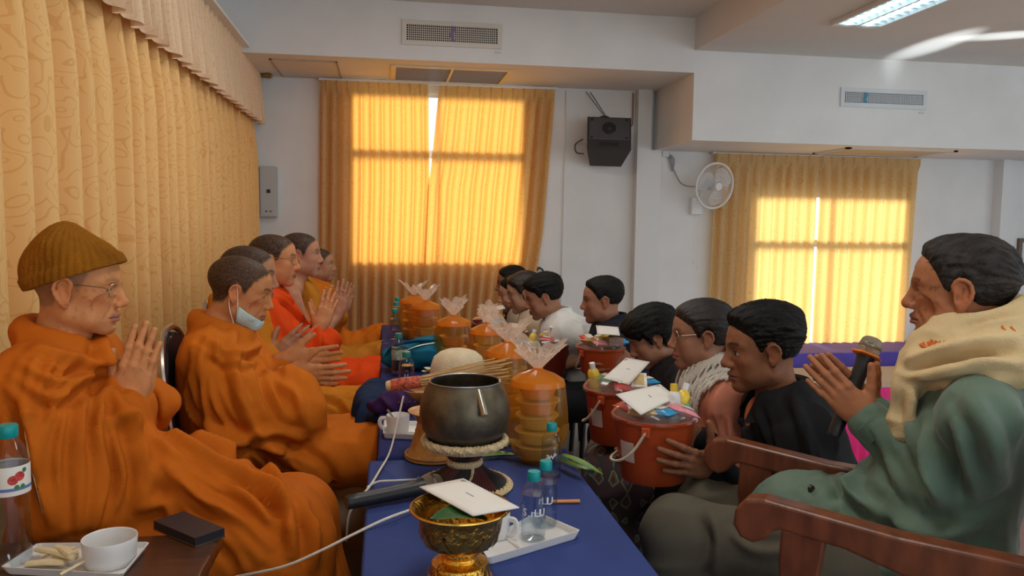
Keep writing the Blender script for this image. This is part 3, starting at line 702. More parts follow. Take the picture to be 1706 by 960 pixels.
    def paint(s, W, skin, hair=None, lip=(.36, .13, .10), brow=(.03, .022, .018), recede=0.0, eyeopen=0.35, stub=0.85, browd=1.0, spots=0.0):
        skin = np.array(skin); n = len(W); C = np.tile(skin, (n, 1)).astype(float)
        L = s.loc(W); x, y, z = L.T; ay = np.abs(y)
        near = (np.abs(L) < .2).all(1)
        bl = noise3(W*38, 5)[:, None]-.5; C *= 1+0.22*bl
        bl2 = noise3(W*120, 9)-.5; C *= (1+0.12*bl2)[:, None]
        red = .8*np.exp(-((x-.11)/.02)**2-(y/.02)**2-((z+.027)/.02)**2)+.7*np.exp(-((x-.06)/.03)**2-((ay-.048)/.02)**2-((z+.02)/.022)**2)+np.exp(-(x/.03)**2-((ay-.086)/.01)**2-(z/.04)**2)*.8
        C *= 1+np.clip(red, 0, 1)[:, None]*(np.array([1.12, .88, .82])-1)*near[:, None]
        sh = np.clip(np.exp(-((x-.08)/.03)**2-((ay-.04)/.04)**2-((z+.075)/.025)**2), 0, 1)*near
        C *= (1-.12*sh)[:, None]
        if spots:
            sp = sstep(.72, .84, noise3(W*130, 21))*near*(x > -.02); C *= (1-.35*spots*sp)[:, None]
        def mix(mk, col): C[:] = C*(1-mk[:, None])+np.array(col)*mk[:, None]
        # lips
        lz = -.0615-.35*(.105-x)*0
        mk = sstep(.0125, .009, np.abs(z+.0618))*sstep(.028, .021, ay)*(x > .078)*near; mix(mk*.75, lip)
        mix(sstep(.0022, .0010, np.abs(z+.0620-ay*-.06))*sstep(.027, .023, ay)*(x > .08)*near*.8, (.06, .02, .02))
        # eyes
        ex, ey, ez = .0745, .0315, .0105
        de = np.sqrt((x-ex)**2+(ay-ey)**2+(z-ez)**2); slit = .0052*eyeopen
        u = (ay-ey)/.0135; arch = np.clip(1-u*u, 0, 1); zc = ez-.002
        inside = (np.abs(z-zc) < slit*2*np.sqrt(arch)+1e-4) & (np.abs(u) < 1) & (x > .07) & near
        mix(inside.astype(float)*.9, (.55, .50, .46))
        mix(((np.abs(ay-ey) < .0062) & inside).astype(float), (.012, .008, .006))
        lash = sstep(.0026, .0012, np.abs(z-zc-slit*2*np.sqrt(arch)))*(np.abs(u) < 1.05)*(x > .068)*near; mix(lash*.85, (.02, .014, .012))
        # brows
        t = np.clip((ay-.012)/.038, 0, 1); bz = .0315+.007*np.sin(t*2.4)-.002*t
        mk = sstep(.0058, .0030, np.abs(z-bz))*((ay > .010) & (ay < .051))*(x > .055)*near*(.6+.5*noise3(W*300, 4)); mix(np.clip(mk*browd, 0, 1)*.85, brow)
        if hair is not None:
            b = s.hairline(x, recede); jit = (noise3(W*160, 8)-.5)*.008
            mk = sstep(-.006, .012, z-b+jit)*near*(ay < .0795)
            mk = np.maximum(mk*(.75+.35*noise3(W*500, 3)), 0); mix(np.clip(mk, 0, 1)*stub, hair)
        return C
    def hair(s, vox, t=.014, recede=0.0, top=0.0, long=None, seed=1, spike=.004, side=None, vol=None, low=0.0):
        """hair mass as one mesh following the skull above the hairline"""
        sk = s.skull()
        lo = s.c-.26*s.s; hi = s.c+.26*s.s
        def fn(P):
            L = s.loc(P); x, y, z = L.T; d = evalp(sk, P)/s.s
            th = t+top*sstep(.06, .12, z)
            if side is not None: th = np.where(z < .07, side+(th-side)*sstep(.02, .08, z), th)
            st = np.zeros(len(P)); nb = np.flatnonzero(np.abs(d-th) < .03) if vol is None and long is None else np.arange(len(P))
            xn, yn, zn = x[nb], y[nb], z[nb]; a = np.arctan2(yn, zn-.02)
            q = np.stack([xn*22, a*17, (zn-xn*.3)*14], 1)
            st[nb] = (noise3(q, seed)-.5)*1.4+(noise3(q*2.1, seed+4)-.5)*.9
            th = th*(.22+.78*sstep(-.004, .034, z-s.hairline(x, recede)+low)); th = th*(1+.06*st)+spike*st
            d = d-th
            if vol is not None: d = np.minimum(d, vol(L)-.006*st)
            cut = (s.hairline(x, recede)-low-z+.006*st)*.8
            ear = .024-np.sqrt(((x+.003)/1.)**2+((z-.002)/1.35)**2); ear = np.where(np.abs(y) > .05, ear, -1)
            if long is None: cut = np.maximum(cut, ear)
            d = np.maximum(d, cut)
            if long is not None: d = np.minimum(d, np.maximum(long(L)-.004*st, ear if long.__doc__ == 'ear' else -1))
            return d*s.s
        p = Prim(fn, lo, hi, 'u', .001)
        V, Q = isosurf([p], vox, lo=lo, hi=hi, smooth=1)
        return V, Q
# ------------------------------------------------------------------ hands
def hand(W, d, n, side, curl=(.12, .10, .10), spread=.02, sc=1.0, thumb=(.75, .62, .15), fan=None, tcurl=.3):
    """W wrist, d towards the fingertips, n out of the palm, side +1/-1 picks the thumb side; returns prims"""
    d = nrm(d); n = nrm(np.asarray(n)-d*(np.asarray(n)@d)); t = np.cross(d, n)*side
    A = []
    def p(a, b, c=0): return W+sc*(d*a+t*b+n*c)
    R = np.stack([d, t, n], 1)
    A += [cap(p(-.03, 0), p(.02, 0), .024*sc, .026*sc, .012), ell(p(.045, 0, -.001), np.array([.054, .0375, .0165])*sc, R, .02), ell(p(.03, .022, .006), np.array([.034, .018, .017])*sc, R, .015),
          ell(p(.045, -.025, .003), np.array([.04, .015, .016])*sc, R, .015)]
    base = [(.088, .029), (.094, .0098), (.090, -.0098), (.080, -.028)]; L = [(.044, .027, .022), (.048, .031, .023), (.045, .029, .022), (.035, .022, .020)]; rad = [.0099, .0102, .0098, .0088]
    for i in range(4):
        a = p(*base[i]); ang = 0.0; sp = spread*(1.5-i)*(1 if fan is None else fan)
        dd = nrm(d+t*sp); pts = [p(base[i][0]-.03, base[i][1]*.92)]; pts.append(a); q = a; rs = [rad[i]*sc*1.02, rad[i]*sc*1.04]
        for j in range(3):
            ang += curl[j] if not isinstance(curl[0], (tuple, list)) else curl[i][j]
            q = q+sc*L[i][j]*(dd*math.cos(ang)+n*math.sin(ang)); pts.append(q); rs.append(rad[i]*sc*(.98-.075*(j+1)))
        A += [cap(pts[0], pts[1], rs[0], rs[1], .010)]
        for j in range(1, 4): A.append(cap(pts[j], pts[j+1], rs[j], rs[j+1], .0022 if j > 1 else .005))
        for j in (1, 2): A.append(ell(pts[j]-n*.001, np.array([1, 1, 1])*rs[j]*1.09, None, .004))
    tb = p(.022, .028, .004); td = nrm(d*thumb[0]+t*thumb[1]+n*thumb[2]); td2 = nrm(td+d*tcurl)
    q1 = tb+td*.040*sc; q2 = q1+nrm(td+td2)*.032*sc; q3 = q2+td2*.024*sc
    A += [cap(tb, q1, .0155*sc, .0125*sc, .014), cap(q1, q2, .0118*sc, .0105*sc, .005), cap(q2, q3, .0105*sc, .0085*sc, .003)]
    return A
def ik(S, Wr, pole, l1=.285, l2=.25):
    S = np.asarray(S); Wr = np.asarray(Wr); v = Wr-S; L = np.linalg.norm(v)
    if L > (l1+l2)*.995: k = L/((l1+l2)*.995); l1 *= k; l2 *= k
    a = (l1*l1-l2*l2+L*L)/(2*L); h = math.sqrt(max(l1*l1-a*a, 0)); u = v/L; p = np.asarray(pole, float); p = nrm(p-u*(p@u))
    return S+u*a+p*h
# ================================================================== people
m_skin = mat('skin', attr=True, rough=.55, spec=.25, bump=.12, bscale=260)
m_hair = mat('black hair', (.008, .007, .006), .6, spec=.2, var=.3, vscale=60, bump=.6, bscale=130, stretch=(.25, 1.3, .5))
m_hairg = mat('greying hair', (.030, .025, .022), .6, spec=.2, var=.55, vscale=70, bump=.7, bscale=110, stretch=(.3, 1.3, .5))
def cloth(name, col, rough=.8, weave=.25, var=.08, sheen=.15): return mat(name, col, rough, var=var, vscale=9, bump=weave, bscale=420, sheen=0, spec=.15)
def _w(c): return c
SKIN_A = (.46, .225, .125); SKIN_B = (.36, .165, .088); SKIN_C = (.50, .27, .17)
class Person:
    def __init__(s, label, head, pelvis, heading, build=1.0, shw=.19, lean=0, group='seated people', neck=(-.035, 0, -.150), drop=0.0):
        s.h = head; s.F = frame(heading)[:, 0]; s.L = frame(heading)[:, 1]; s.U = V3(0, 0, 1)
        s.Pv = np.asarray(pelvis, float); s.N = head.P(*neck); s.b = build
        s.S = {}; dn = nrm(s.Pv-s.N)
        for q in (1, -1): s.S[q] = s.N+dn*(.055+drop)+s.L*q*shw
        s.E = {}; s.W = {}; s.hands = []; s.label = label
        s.root = thing('person', label, 'person', (s.Pv[0], s.Pv[1], 0), group=group)
    def arm(s, q, wrist, d, n, pole=None, side=None, **k):
        """q=+1 left arm, -1 right arm"""
        W_ = np.asarray(wrist, float); s.W[q] = W_
        pole = s.L*q*.6-s.U*1.0-s.F*.3 if pole is None else np.asarray(pole)
        s.E[q] = ik(s.S[q], W_-nrm(d)*.01, pole, .285*s.b, .25*s.b)
        s.hands += hand(W_, d, n, (-1 if q == 1 else 1) if side is None else side, **k)
    def wai(s, c, d, gap=.030, **k):
        c = np.asarray(c, float)
        for q in (1, -1): s.arm(q, c+s.L*q*gap*.62, nrm(d), -s.L*q, **k)
    def legs(s, knee=.44, kz=.50, sp=.11, foot=.06):
        s.K = {}; s.Hh = {}; s.A = {}
        for q in (1, -1):
            s.Hh[q] = s.Pv+s.L*q*.09-V3(0, 0, .02); k = s.Pv+s.F*knee+s.L*q*sp; s.K[q] = V3(k[0], k[1], kz); a = k+s.F*foot; s.A[q] = V3(a[0], a[1], .06)
    def body(s, vox, skin, thin=.75, **pk):
        h = s.h; A = h.prims()
        A += [cap(h.P(-.028, 0, -.04), s.N, .050*h.s, .056*h.s, .03), cap(s.N, s.Pv, .07, .09, .03)]
        for q in (1, -1):
            if q not in s.E: continue
            A += [cap(s.N+(s.S[q]-s.N)*.2, s.S[q], .05, .046, .03), cap(s.S[q], s.E[q], .045*thin, .038*thin, .02), cap(s.E[q], s.W[q], .037*thin, .0255, .02)]
        A += s.hands
        V, Q = isosurf(A, vox, smooth=1)
        C = h.paint(V, skin, **pk)
        s.bodyo = mesh('body', V, Q, m_skin, s.root, True, True, C); return s
    def part(s, name, V, Q, m, col=None, smooth=True): return mesh(name, V, Q, m, s.root, smooth, True, col)
    def torso(s, g=.0, k=.06, belly=.0):
        F_, L_ = s.F, s.L; up = nrm(s.N-s.Pv); R = np.stack([nrm(np.cross(L_, up)), L_, up], 1); D = s.N-s.Pv; b = s.b
        return [ell(s.Pv+D*.66, np.array([.115+g, .175+g, .21])*b, R, k), ell(s.Pv+D*.28+F_*.02, np.array([.125+g+belly, .165+g, .20])*b, R, k), ell(s.Pv, np.array([.135+g, .18+g, .13])*b, R, k)]
    def sleeves(s, r=(.068, .058, .045), upto=1.0, k=.035, cuff=0.0):
        A = []
        for q in (1, -1):
            if q not in s.E: continue
            W_ = s.E[q]+(s.W[q]-s.E[q])*upto
            A += [cap(s.N+(s.S[q]-s.N)*.25-V3(0, 0, .01), s.S[q], .055, r[0]*1.02, k), cap(s.S[q], s.E[q], r[0], r[1], k), cap(s.E[q], W_, r[1], r[2], k)]
            if cuff: A.append(cap(s.E[q]+(s.W[q]-s.E[q])*(upto-.1), W_, r[2]+cuff, r[2]+cuff, .01))
        return A
    def legprims(s, r=(.095, .075, .060), k=.05, toes=True):
        A = []
        for q in (1, -1):
            A += [cap(s.Hh[q], s.K[q], r[0], r[1], k), cap(s.K[q], s.A[q], r[1], r[2], k)]
            if toes: A += [ell(s.A[q]+s.F*.07-V3(0, 0, .02), (.12, .045, .04), np.stack([s.F, s.L, s.U], 1), .02)]
        return A
    def skin_neckhole(s, r=.062, up=.16, off=(.0, 0, 0)):
        h = s.h; a = s.N+V3(*off); b = a+(h.P(-.02, 0, -.02)-s.N)*1.2
        return cap(a, b, r, r*1.25, .012, 's')
def glasses(p, m, rx=.021, rz=.016, tilt=0.0, round_=False, thick=.0010, x=.100, z0=.008):
    h = p.h; t = MB()
    for y in (-1, 1):
        n = 22; pts = []
        for i in range(n+1):
            a = 2*math.pi*i/n; e = 2.0 if round_ else 3.2
            ca, sa = math.cos(a), math.sin(a); f = (abs(ca)**e+abs(sa)**e)**(-1/e); pts.append(h.P(x-.006*abs(ca*f)*.6-(.004 if ca*y > 0 else 0), y*.032+rx*ca*f, z0+rz*sa*f))
        t.tube(pts, thick, 6, caps=False)
        t.tube([h.P(x-.010, y*(.032+rx), z0+.006), h.P(x-.018, y*.066, z0+.010), h.P(.02, y*.078, z0+.014), h.P(-.008, y*.082, z0+.012), h.P(-.025, y*.080, z0-.010)], thick, 6)
    t.tube([h.P(x-.003, -.011, z0+.004), h.P(x+.004, 0, z0+.007), h.P(x-.003, .011, z0+.004)], thick, 6)
    g = t.build('glasses', m, p.root, True, True)
    ml = MATS.get('lens') or lens_mat()
    for y in (-1, 1):
        l = MB(); V = [h.P(x-.003, y*.032, z0)]+[h.P(x-.004-.003*abs(math.cos(a)), y*.032+rx*.97*math.cos(a), z0+rz*.97*math.sin(a)) for a in np.linspace(0, 2*math.pi, 20, endpoint=False)]
        l.add(V, [(0, 1+i, 1+(i+1) % 20) for i in range(20)]); o = l.build('lens', ml); o.parent = g; o.matrix_parent_inverse = Matrix.Identity(4)
        o.location = tuple(-v for v in (0, 0, 0))
        # glasses keep their vertices in world units and are parented to the root; cancel the root's offset for the lens too
    return g
def lens_mat():
    m = bpy.data.materials.new('lens'); m.use_nodes = True; nt = m.node_tree; N = nt.nodes
    tr = N.new('ShaderNodeBsdfTransparent'); gl = N.new('ShaderNodeBsdfGlossy'); gl.inputs['Roughness'].default_value = .03
    fr = facing(nt, .06, .5); mx = N.new('ShaderNodeMixShader')
    nt.links.new(fr, mx.inputs[0]); nt.links.new(tr.outputs[0], mx.inputs[1]); nt.links.new(gl.outputs[0], mx.inputs[2]); nt.links.new(mx.outputs[0], N['Material Output'].inputs[0])
    MATS['lens'] = m; return m
def robe(p, name, m, vox, extra=(), layers=(), cover=True, sleeve=(.085, .090, .060), upto=.93, neckr=.024, lap=.105, cut=(), skirtz=.05, g=.03, lines=(), gain=2.1):
    """saffron robe wrapped round torso, arms and lap down to the shins, one continuous cloth"""
    A = p.torso(g, .07, .01)
    for q in (1, -1):
        if not cover and q == -1: continue
        W_ = p.E[q]+(p.W[q]-p.E[q])*upto
        A += [cap(p.N+(p.S[q]-p.N)*.1-V3(0, 0, .02), p.S[q], .065, sleeve[0], .06), cap(p.S[q], p.E[q], sleeve[0], sleeve[1], .06), cap(p.E[q], W_, sleeve[1], sleeve[2], .05)]
        A += [cap(p.S[q]+(p.E[q]-p.S[q])*.5, p.Pv+p.L*q*.12+p.F*.05, .08, .10, .10)]
    for q in (1, -1):
        A += [cap(p.Hh[q], p.K[q], lap+.02, lap*.88, .07), cap(p.K[q], p.A[q]+V3(0, 0, .02), lap*.88, lap*.95, .07)]
    km = (p.K[1]+p.K[-1])/2; A += [cap(p.Pv+p.F*.1, km-p.F*.03, .10, .085, .08), cap(km-p.F*.03, (p.A[1]+p.A[-1])/2, .085, .09, .08)]
    # neck roll
    if neckr:
        c = p.N+V3(0, 0, .015)+p.F*.012; pts = [c+.078*(p.F*math.cos(a)*1.02+p.L*math.sin(a))+V3(0, 0, -.035*math.cos(a)) for a in np.linspace(0, 2*math.pi, 13)]
        if cover: A += [cap(pts[i], pts[i+1], neckr, neckr, .03) for i in range(12)]
    A += list(extra)
    cp_ = crease_paths(A, lines)
    A += [p.skin_neckhole(.060)]
    A += list(cut)
    A += [rbox(((p.Pv+km)/2)*[1, 1, 0]-V3(0, 0, .5), (1.5, 1.5, .5+skirtz), None, .001, .005, 's')]
    V, Q = isosurf(A, vox, smooth=2)
    V = folds(V, Q, layers); V = crease_push(V, Q, cp_, gain); V = lap_(V, Q)
    return p.part(name, V, Q, m)
def lap_(V, Q): return lap(V, Q, .35)
X_, Y_, Z_ = V3(1, 0, 0), V3(0, 1, 0), V3(0, 0, 1)
m_rob1 = cloth('robe burnt orange', (.53, .122, .007)); m_rob2 = cloth('robe orange', (.60, .152, .010)); m_rob3 = cloth('robe golden orange', (.56, .19, .012))
m_rob4 = cloth('robe vermilion', (.70, .062, .005)); m_rob5 = cloth('robe mustard', (.46, .17, .015)); m_rob6 = cloth('robe amber orange', (.62, .16, .010))
STUB = (.016, .013, .010)
G_M = 'monks seated along the left curtain'
# ---- monk with the knitted cap
def monk1():
    h = Head(at(127, 484, 2.0), 2, 4, 0, .94, old=.8, nose=1.05, ear=1.15, jaw=.98)
    p = Person('elderly monk in mustard knitted cap and glasses, palms pressed together', h, at(146, 880, 2.0), 0, group=G_M, shw=.165)
    p.legs(.48, .50, .12, .10)
    p.wai(at(214, 672, 1.97), at(250, 545, 1.97)-at(214, 672, 1.97), sc=1.02, thumb=(.85, .4, .1))
    p.body(.0033, (.58, .24, .092), eyeopen=.18, hair=(.10, .07, .05), stub=.6, browd=.35, spots=.6)
    N, W_, E_, Pv = p.N, p.W[-1], p.E[-1], p.Pv
    yn = p.Pv[1]-.20
    ex = [ell(at(180, 770, 1.88), (.085, .06, .16), None, .06), ell(at(228, 800, 1.89), (.05, .05, .09), None, .05)]
    ex += chain([at(255, 650, 2.10), at(278, 670, 2.10), at(270, 705, 2.10)], [.035, .033, .018], .02)
    ex += [cap(at(300, 800, 1.95), at(470, 880, 1.92), .11, .10, .08)]
    ln = fam(.0105, [(150, 600), (90, 690), (70, 780), (85, 890)], [(212, 672), (238, 730), (262, 800), (235, 865)], 10, 4, 3)
    ln += fam(.010, [(40, 600), (30, 680), (60, 770), (80, 850)], [(140, 600), (85, 690), (68, 780), (85, 880)], 3, 4, 9)
    ln += fam(.011, [(60, 568), (100, 585), (140, 590), (170, 600)], [(25, 620), (80, 660), (140, 640), (175, 600)], 4, 3, 5)
    ln += fam(.0125, [(278, 695), (370, 742), (450, 782), (515, 835)], [(262, 800), (320, 860), (380, 910), (410, 955)], 7, 5, 7)
    ln += [(.012, [(20, 640), (50, 700), (70, 780)]), (.012, [(170, 560), (175, 600), (185, 650)]), (.010, [(240, 848), (275, 838), (288, 862)]), (.014, [(440, 800), (480, 850), (490, 920)]), (.013, [(500, 830), (520, 880), (525, 940)]), (.012, [(185, 700), (215, 690), (225, 720)]), (.012, [(255, 650), (272, 668), (270, 700)])]
    lay = [(V3(.3, 0, -1), 18, .009, 3, at(150, 760, 1.86), V3(.22, .3, .3)), (V3(.9, 0, -.5), 11, .012, 8, at(380, 830, 1.95), V3(.35, .4, .3)), (V3(.5, .2, -.8), 13, .010, 5, at(70, 640, 1.9), V3(.25, .3, .25)), (V3(.4, 0, -1), 30, .004, 15, None, 0)]
    robe(p, 'robe', m_rob1, .0078, ex, lay, lap=.11, g=.002, lines=ln, sleeve=(.072, .080, .055))
    glasses(p, mat('gold wire', (.35, .27, .16), .3, metal=.9))
    # knitted cap with ribs and a cuff
    m_cap = cloth('mustard wool', (.38, .138, .010), .95, .8, .25, .3)
    sk = h.skull()
    def capf(P):
        L = h.loc(P); x, y, z = L.T; d = evalp(sk, P)
        ang = np.arctan2(y, x+.02); rib = np.abs(np.sin(ang*19))
        ztop = z-.10
        th = .012+.005*rib+.030*sstep(.05, .13, z)*np.exp(-((x+.035)/.055)**2)
        d = d-th; line = (z-(.036+x*.40))               # rim runs from the brow down to the nape
        cuff = sstep(.036, .030, line)*.005*(.85+.3*np.abs(np.sin(ang*26)))
        return np.maximum(d-cuff, -line*.9)
    V, Q = isosurf([Prim(capf, h.c-.2, h.c+.2, 'u', .001)], .0032, lo=h.c-.2, hi=h.c+.2)
    p.part('knitted_cap', V, Q, m_cap)
    return p
# ---- monk with the lowered mask
def monk2():
    Y = 2.80
    h = Head(at(398, 488, Y), 2, 14, 0, 1.0, nose=.98, old=.25)
    p = Person('monk in orange robe with pale blue mask under his chin', h, at(385, 765, Y), 0, group=G_M, shw=.18)
    p.legs(.56, .50, .12, .06)
    c = at(492, 626, Y-.04); d = at(545, 612, Y-.04)-c
    p.arm(-1, at(486, 622, Y-.05), at(545, 622, Y-.05)-at(488, 618, Y-.05), p.L+V3(0, 0, .25), spread=.07, thumb=(.7, .8, .1))
    p.arm(1, at(478, 600, Y+.05), at(540, 600, Y+.05)-at(478, 604, Y+.05), -p.L+V3(0, 0, .3), spread=.05)
    p.body(.0038, (.53, .22, .085), eyeopen=.12, hair=STUB, stub=.97)
    ex = [cap(at(430, 700, Y-.12), at(500, 690, Y-.13), .10, .085, .07), ell(at(500, 660, Y-.10), (.06, .06, .085), None, .05)]
    ln = fam(.012, [(395, 550), (400, 620), (420, 690), (440, 735)], [(320, 580), (305, 660), (330, 720), (400, 740)], 7, 3, 11)
    ln += fam(.013, [(430, 610), (450, 660), (480, 700)], [(480, 640), (505, 660), (510, 700)], 3, 3, 13)
    ln += fam(.014, [(425, 742), (445, 790), (470, 870)], [(450, 735), (540, 780), (580, 840)], 5, 5, 15)
    ln += [(.012, [(345, 562), (390, 590), (440, 572)]), (.012, [(350, 580), (375, 600), (420, 605)]), (.014, [(405, 735), (450, 722), (500, 730)]), (.013, [(500, 760), (550, 830), (560, 900)]), (.012, [(340, 700), (420, 745), (500, 735)])]
    lay = [(V3(.5, 0, -.9), 13, .012, 33, at(400, 640, Y-.1), V3(.3, .4, .3)), (V3(.8, 0, -.6), 12, .013, 38, at(520, 780, Y), V3(.3, .4, .3)), (V3(.3, 0, -1), 26, .004, 25, None, 0)]
    robe(p, 'robe', m_rob2, .0088, ex, lay, lap=.10, neckr=.024, sleeve=(.078, .082, .055), upto=.86, lines=ln)
    # mask: thin shell below the mouth, with ear loops
    fp = [q for q in h.prims()[:14]]
    def mk(P):
        L = h.loc(P); x, y, z = L.T; d = evalp(fp, P)
        s_ = np.abs(d-.004)-.0016-.0012*np.abs(np.sin((z+.02*x*0)*420))*.5
        top = z-(-.074+(.095-x)*.50); bot = -.135-z; bk = .018-x
        return np.maximum(np.maximum(s_, np.maximum(top, bot)), bk)
    V, Q = isosurf([Prim(mk, h.c-.16, h.c+.16, 'u', .001)], .0030, lo=h.c-.16, hi=h.c+.16)
    mo = p.part('face_mask', V, Q, mat('pale blue mask', (.50, .68, .66), .8))
    for y in (-1, 1):
        MB().tube(bez([h.P(.020, y*.068, -.075), h.P(.014, y*.078, -.030), h.P(-.002, y*.084, .030), h.P(-.020, y*.086, .012), h.P(-.010, y*.076, -.045), h.P(.016, y*.066, -.100)], 5), .0014, 6).build('ear_loop', mat('white elastic', (.82, .78, .72), .7), p.root, True, True)
    return p
def monk3():
    Y = 3.25
    h = Head(at(413, 462, Y), 0, 6, 0, 1.0)
    p = Person('monk in golden orange robe half hidden behind the masked monk', h, at(400, 700, Y), 0, group=G_M, shw=.18)
    p.legs(.58, .50, .11, .05); c = at(452, 600, Y-.02); p.wai(c, at(507, 556, Y)-c, gap=.05, spread=.05)
    p.body(.0048, (.42, .20, .11), hair=STUB, stub=.97)
    ex = [cap(at(440, 640, Y-.08), at(470, 640, Y-.1), .09, .07, .07)]
    robe(p, 'robe', m_rob3, .0105, ex, [(V3(.6, 0, -.8), 14, .020, 53, None, 0), (V3(.3, 0, -1), 24, .004, 25, None, 0)], lap=.10, lines=[(.013, [(520, 660), (570, 672), (600, 710)]), (.013, [(510, 690), (560, 710), (590, 760)]), (-.011, [(520, 680), (570, 700), (592, 740)])])
def monk4():
    Y = 3.80
    h = Head(at(455, 436, Y), 0, 2, 0, 1.02, fat=.8, wide=1.04)
    p = Person('monk in vermilion robe and glasses with hands raised', h, at(470, 640, Y), 0, group=G_M, shw=.19)
    p.legs(.46, .52, .11, .05); c = at(533, 545, Y-.05); p.wai(c, at(556, 480, Y)-c, gap=.06, spread=.06)
    p.body(.0048, (.56, .235, .10), hair=STUB, stub=1.0, eyeopen=.15, thin=1.0)
    ex = [cap(at(520, 580, Y-.1), at(545, 570, Y-.1), .075, .06, .05)]
    robe(p, 'robe', m_rob4, .0105, ex, [(V3(.5, 0, -.9), 13, .022, 63, None, 0), (V3(.3, 0, -1), 24, .004, 27, None, 0)], lap=.10, upto=.62, neckr=.02, sleeve=(.076, .080, .066), lines=[(.014, [(455, 490), (490, 520), (515, 545)]), (.014, [(475, 490), (510, 520), (530, 560), (520, 610)]), (.014, [(440, 540), (480, 590), (530, 610)]), (.014, [(510, 620), (560, 640), (600, 690)]), (-.012, [(465, 500), (495, 535), (510, 580)]), (-.012, [(490, 610), (540, 630), (580, 660)])])
    glasses(p, mat('gold wire', (.35, .27, .16), .3, metal=.9), thick=.0013)
def monk5():
    Y = 4.30
    h = Head(at(500, 427, Y), 0, 0, 0, 1.0, fat=.6)
    p = Person('young monk in mustard robe with one bare shoulder', h, at(505, 620, Y), 0, group=G_M, shw=.18)
    p.legs(.46, .53, .11, .05); c = at(562, 525, Y); p.wai(c, at(574, 475, Y)-c, gap=.06, spread=.06)
    p.body(.0055, (.44, .21, .12), hair=STUB, stub=1.0, thin=1.15)
    robe(p, 'robe', m_rob5, .012, [], [(V3(.6, 0, -.8), 13, .022, 73, None, 0)], cover=False, lap=.10, neckr=0,
         cut=[ell(p.S[-1]+V3(0, 0, .02), (.15, .13, .13), None, .04, 's')])
def monk6():
    Y = 5.10
    h = Head(at(531, 443, Y), 0, 0, 0, .9, fat=.5)
    p = Person('young novice in amber robe farthest along the row of monks', h, at(528, 590, Y), 0, group=G_M, shw=.15, build=.9)
    p.legs(.42, .52, .11, .05); c = at(570, 520, Y); p.wai(c, at(585, 480, Y)-c, gap=.04)
    p.body(.0062, (.42, .20, .11), hair=STUB, stub=1.0)
    robe(p, 'robe', m_rob6, .0125, [], [(V3(.5, 0, -.9), 13, .022, 83, None, 0)], lap=.095, upto=.6)
monk1(); monk2(); monk3(); monk4(); monk5(); monk6()
# ================================================================== lay people on the right
G_L = 'lay people seated along the right side of the table'
def garment(p, name, m, A, vox, layers=(), lines=(), lk=.018, cut=(), col=None, sm=2):
    A = list(A); cp_ = crease_paths(A, lines); A += list(cut)
    V, Q = isosurf(A, vox, smooth=sm)
    if layers: V = folds(V, Q, layers)
    if cp_: V = crease_push(V, Q, cp_, 1.7)
    if layers: V = lap(V, Q, .35)
    return p.part(name, V, Q, m, None if col is None else col(V))
def collar(p, m, r=.072, h=.045, vox=.005, gap=.9, open_=.25, th=.004, name='collar', out=.03):
    """turned-down shirt collar: a flared band round the neck open in front"""
    n = 30; mb = MB(); rows = []
    c = p.N+V3(0, 0, .022)
    for j, (dr, dz) in enumerate(((0.0, .0), (-.006, h), (.004, h+.004), (out, -.012))):
        row = []
        for i in range(n+1):
            a = (math.pi*open_)+(2*math.pi-2*math.pi*open_)*i/n; rr = r+dr; f = math.cos(a)
            q = c+rr*(p.F*f*1.05+p.L*math.sin(a))+V3(0, 0, dz-.045*max(f, -.3)-(0.03*max(0, f) if j == 3 else 0)); row.append(q)
        rows.append(row)
    return mb.grid(rows).build(name, m, p.root, True, True)
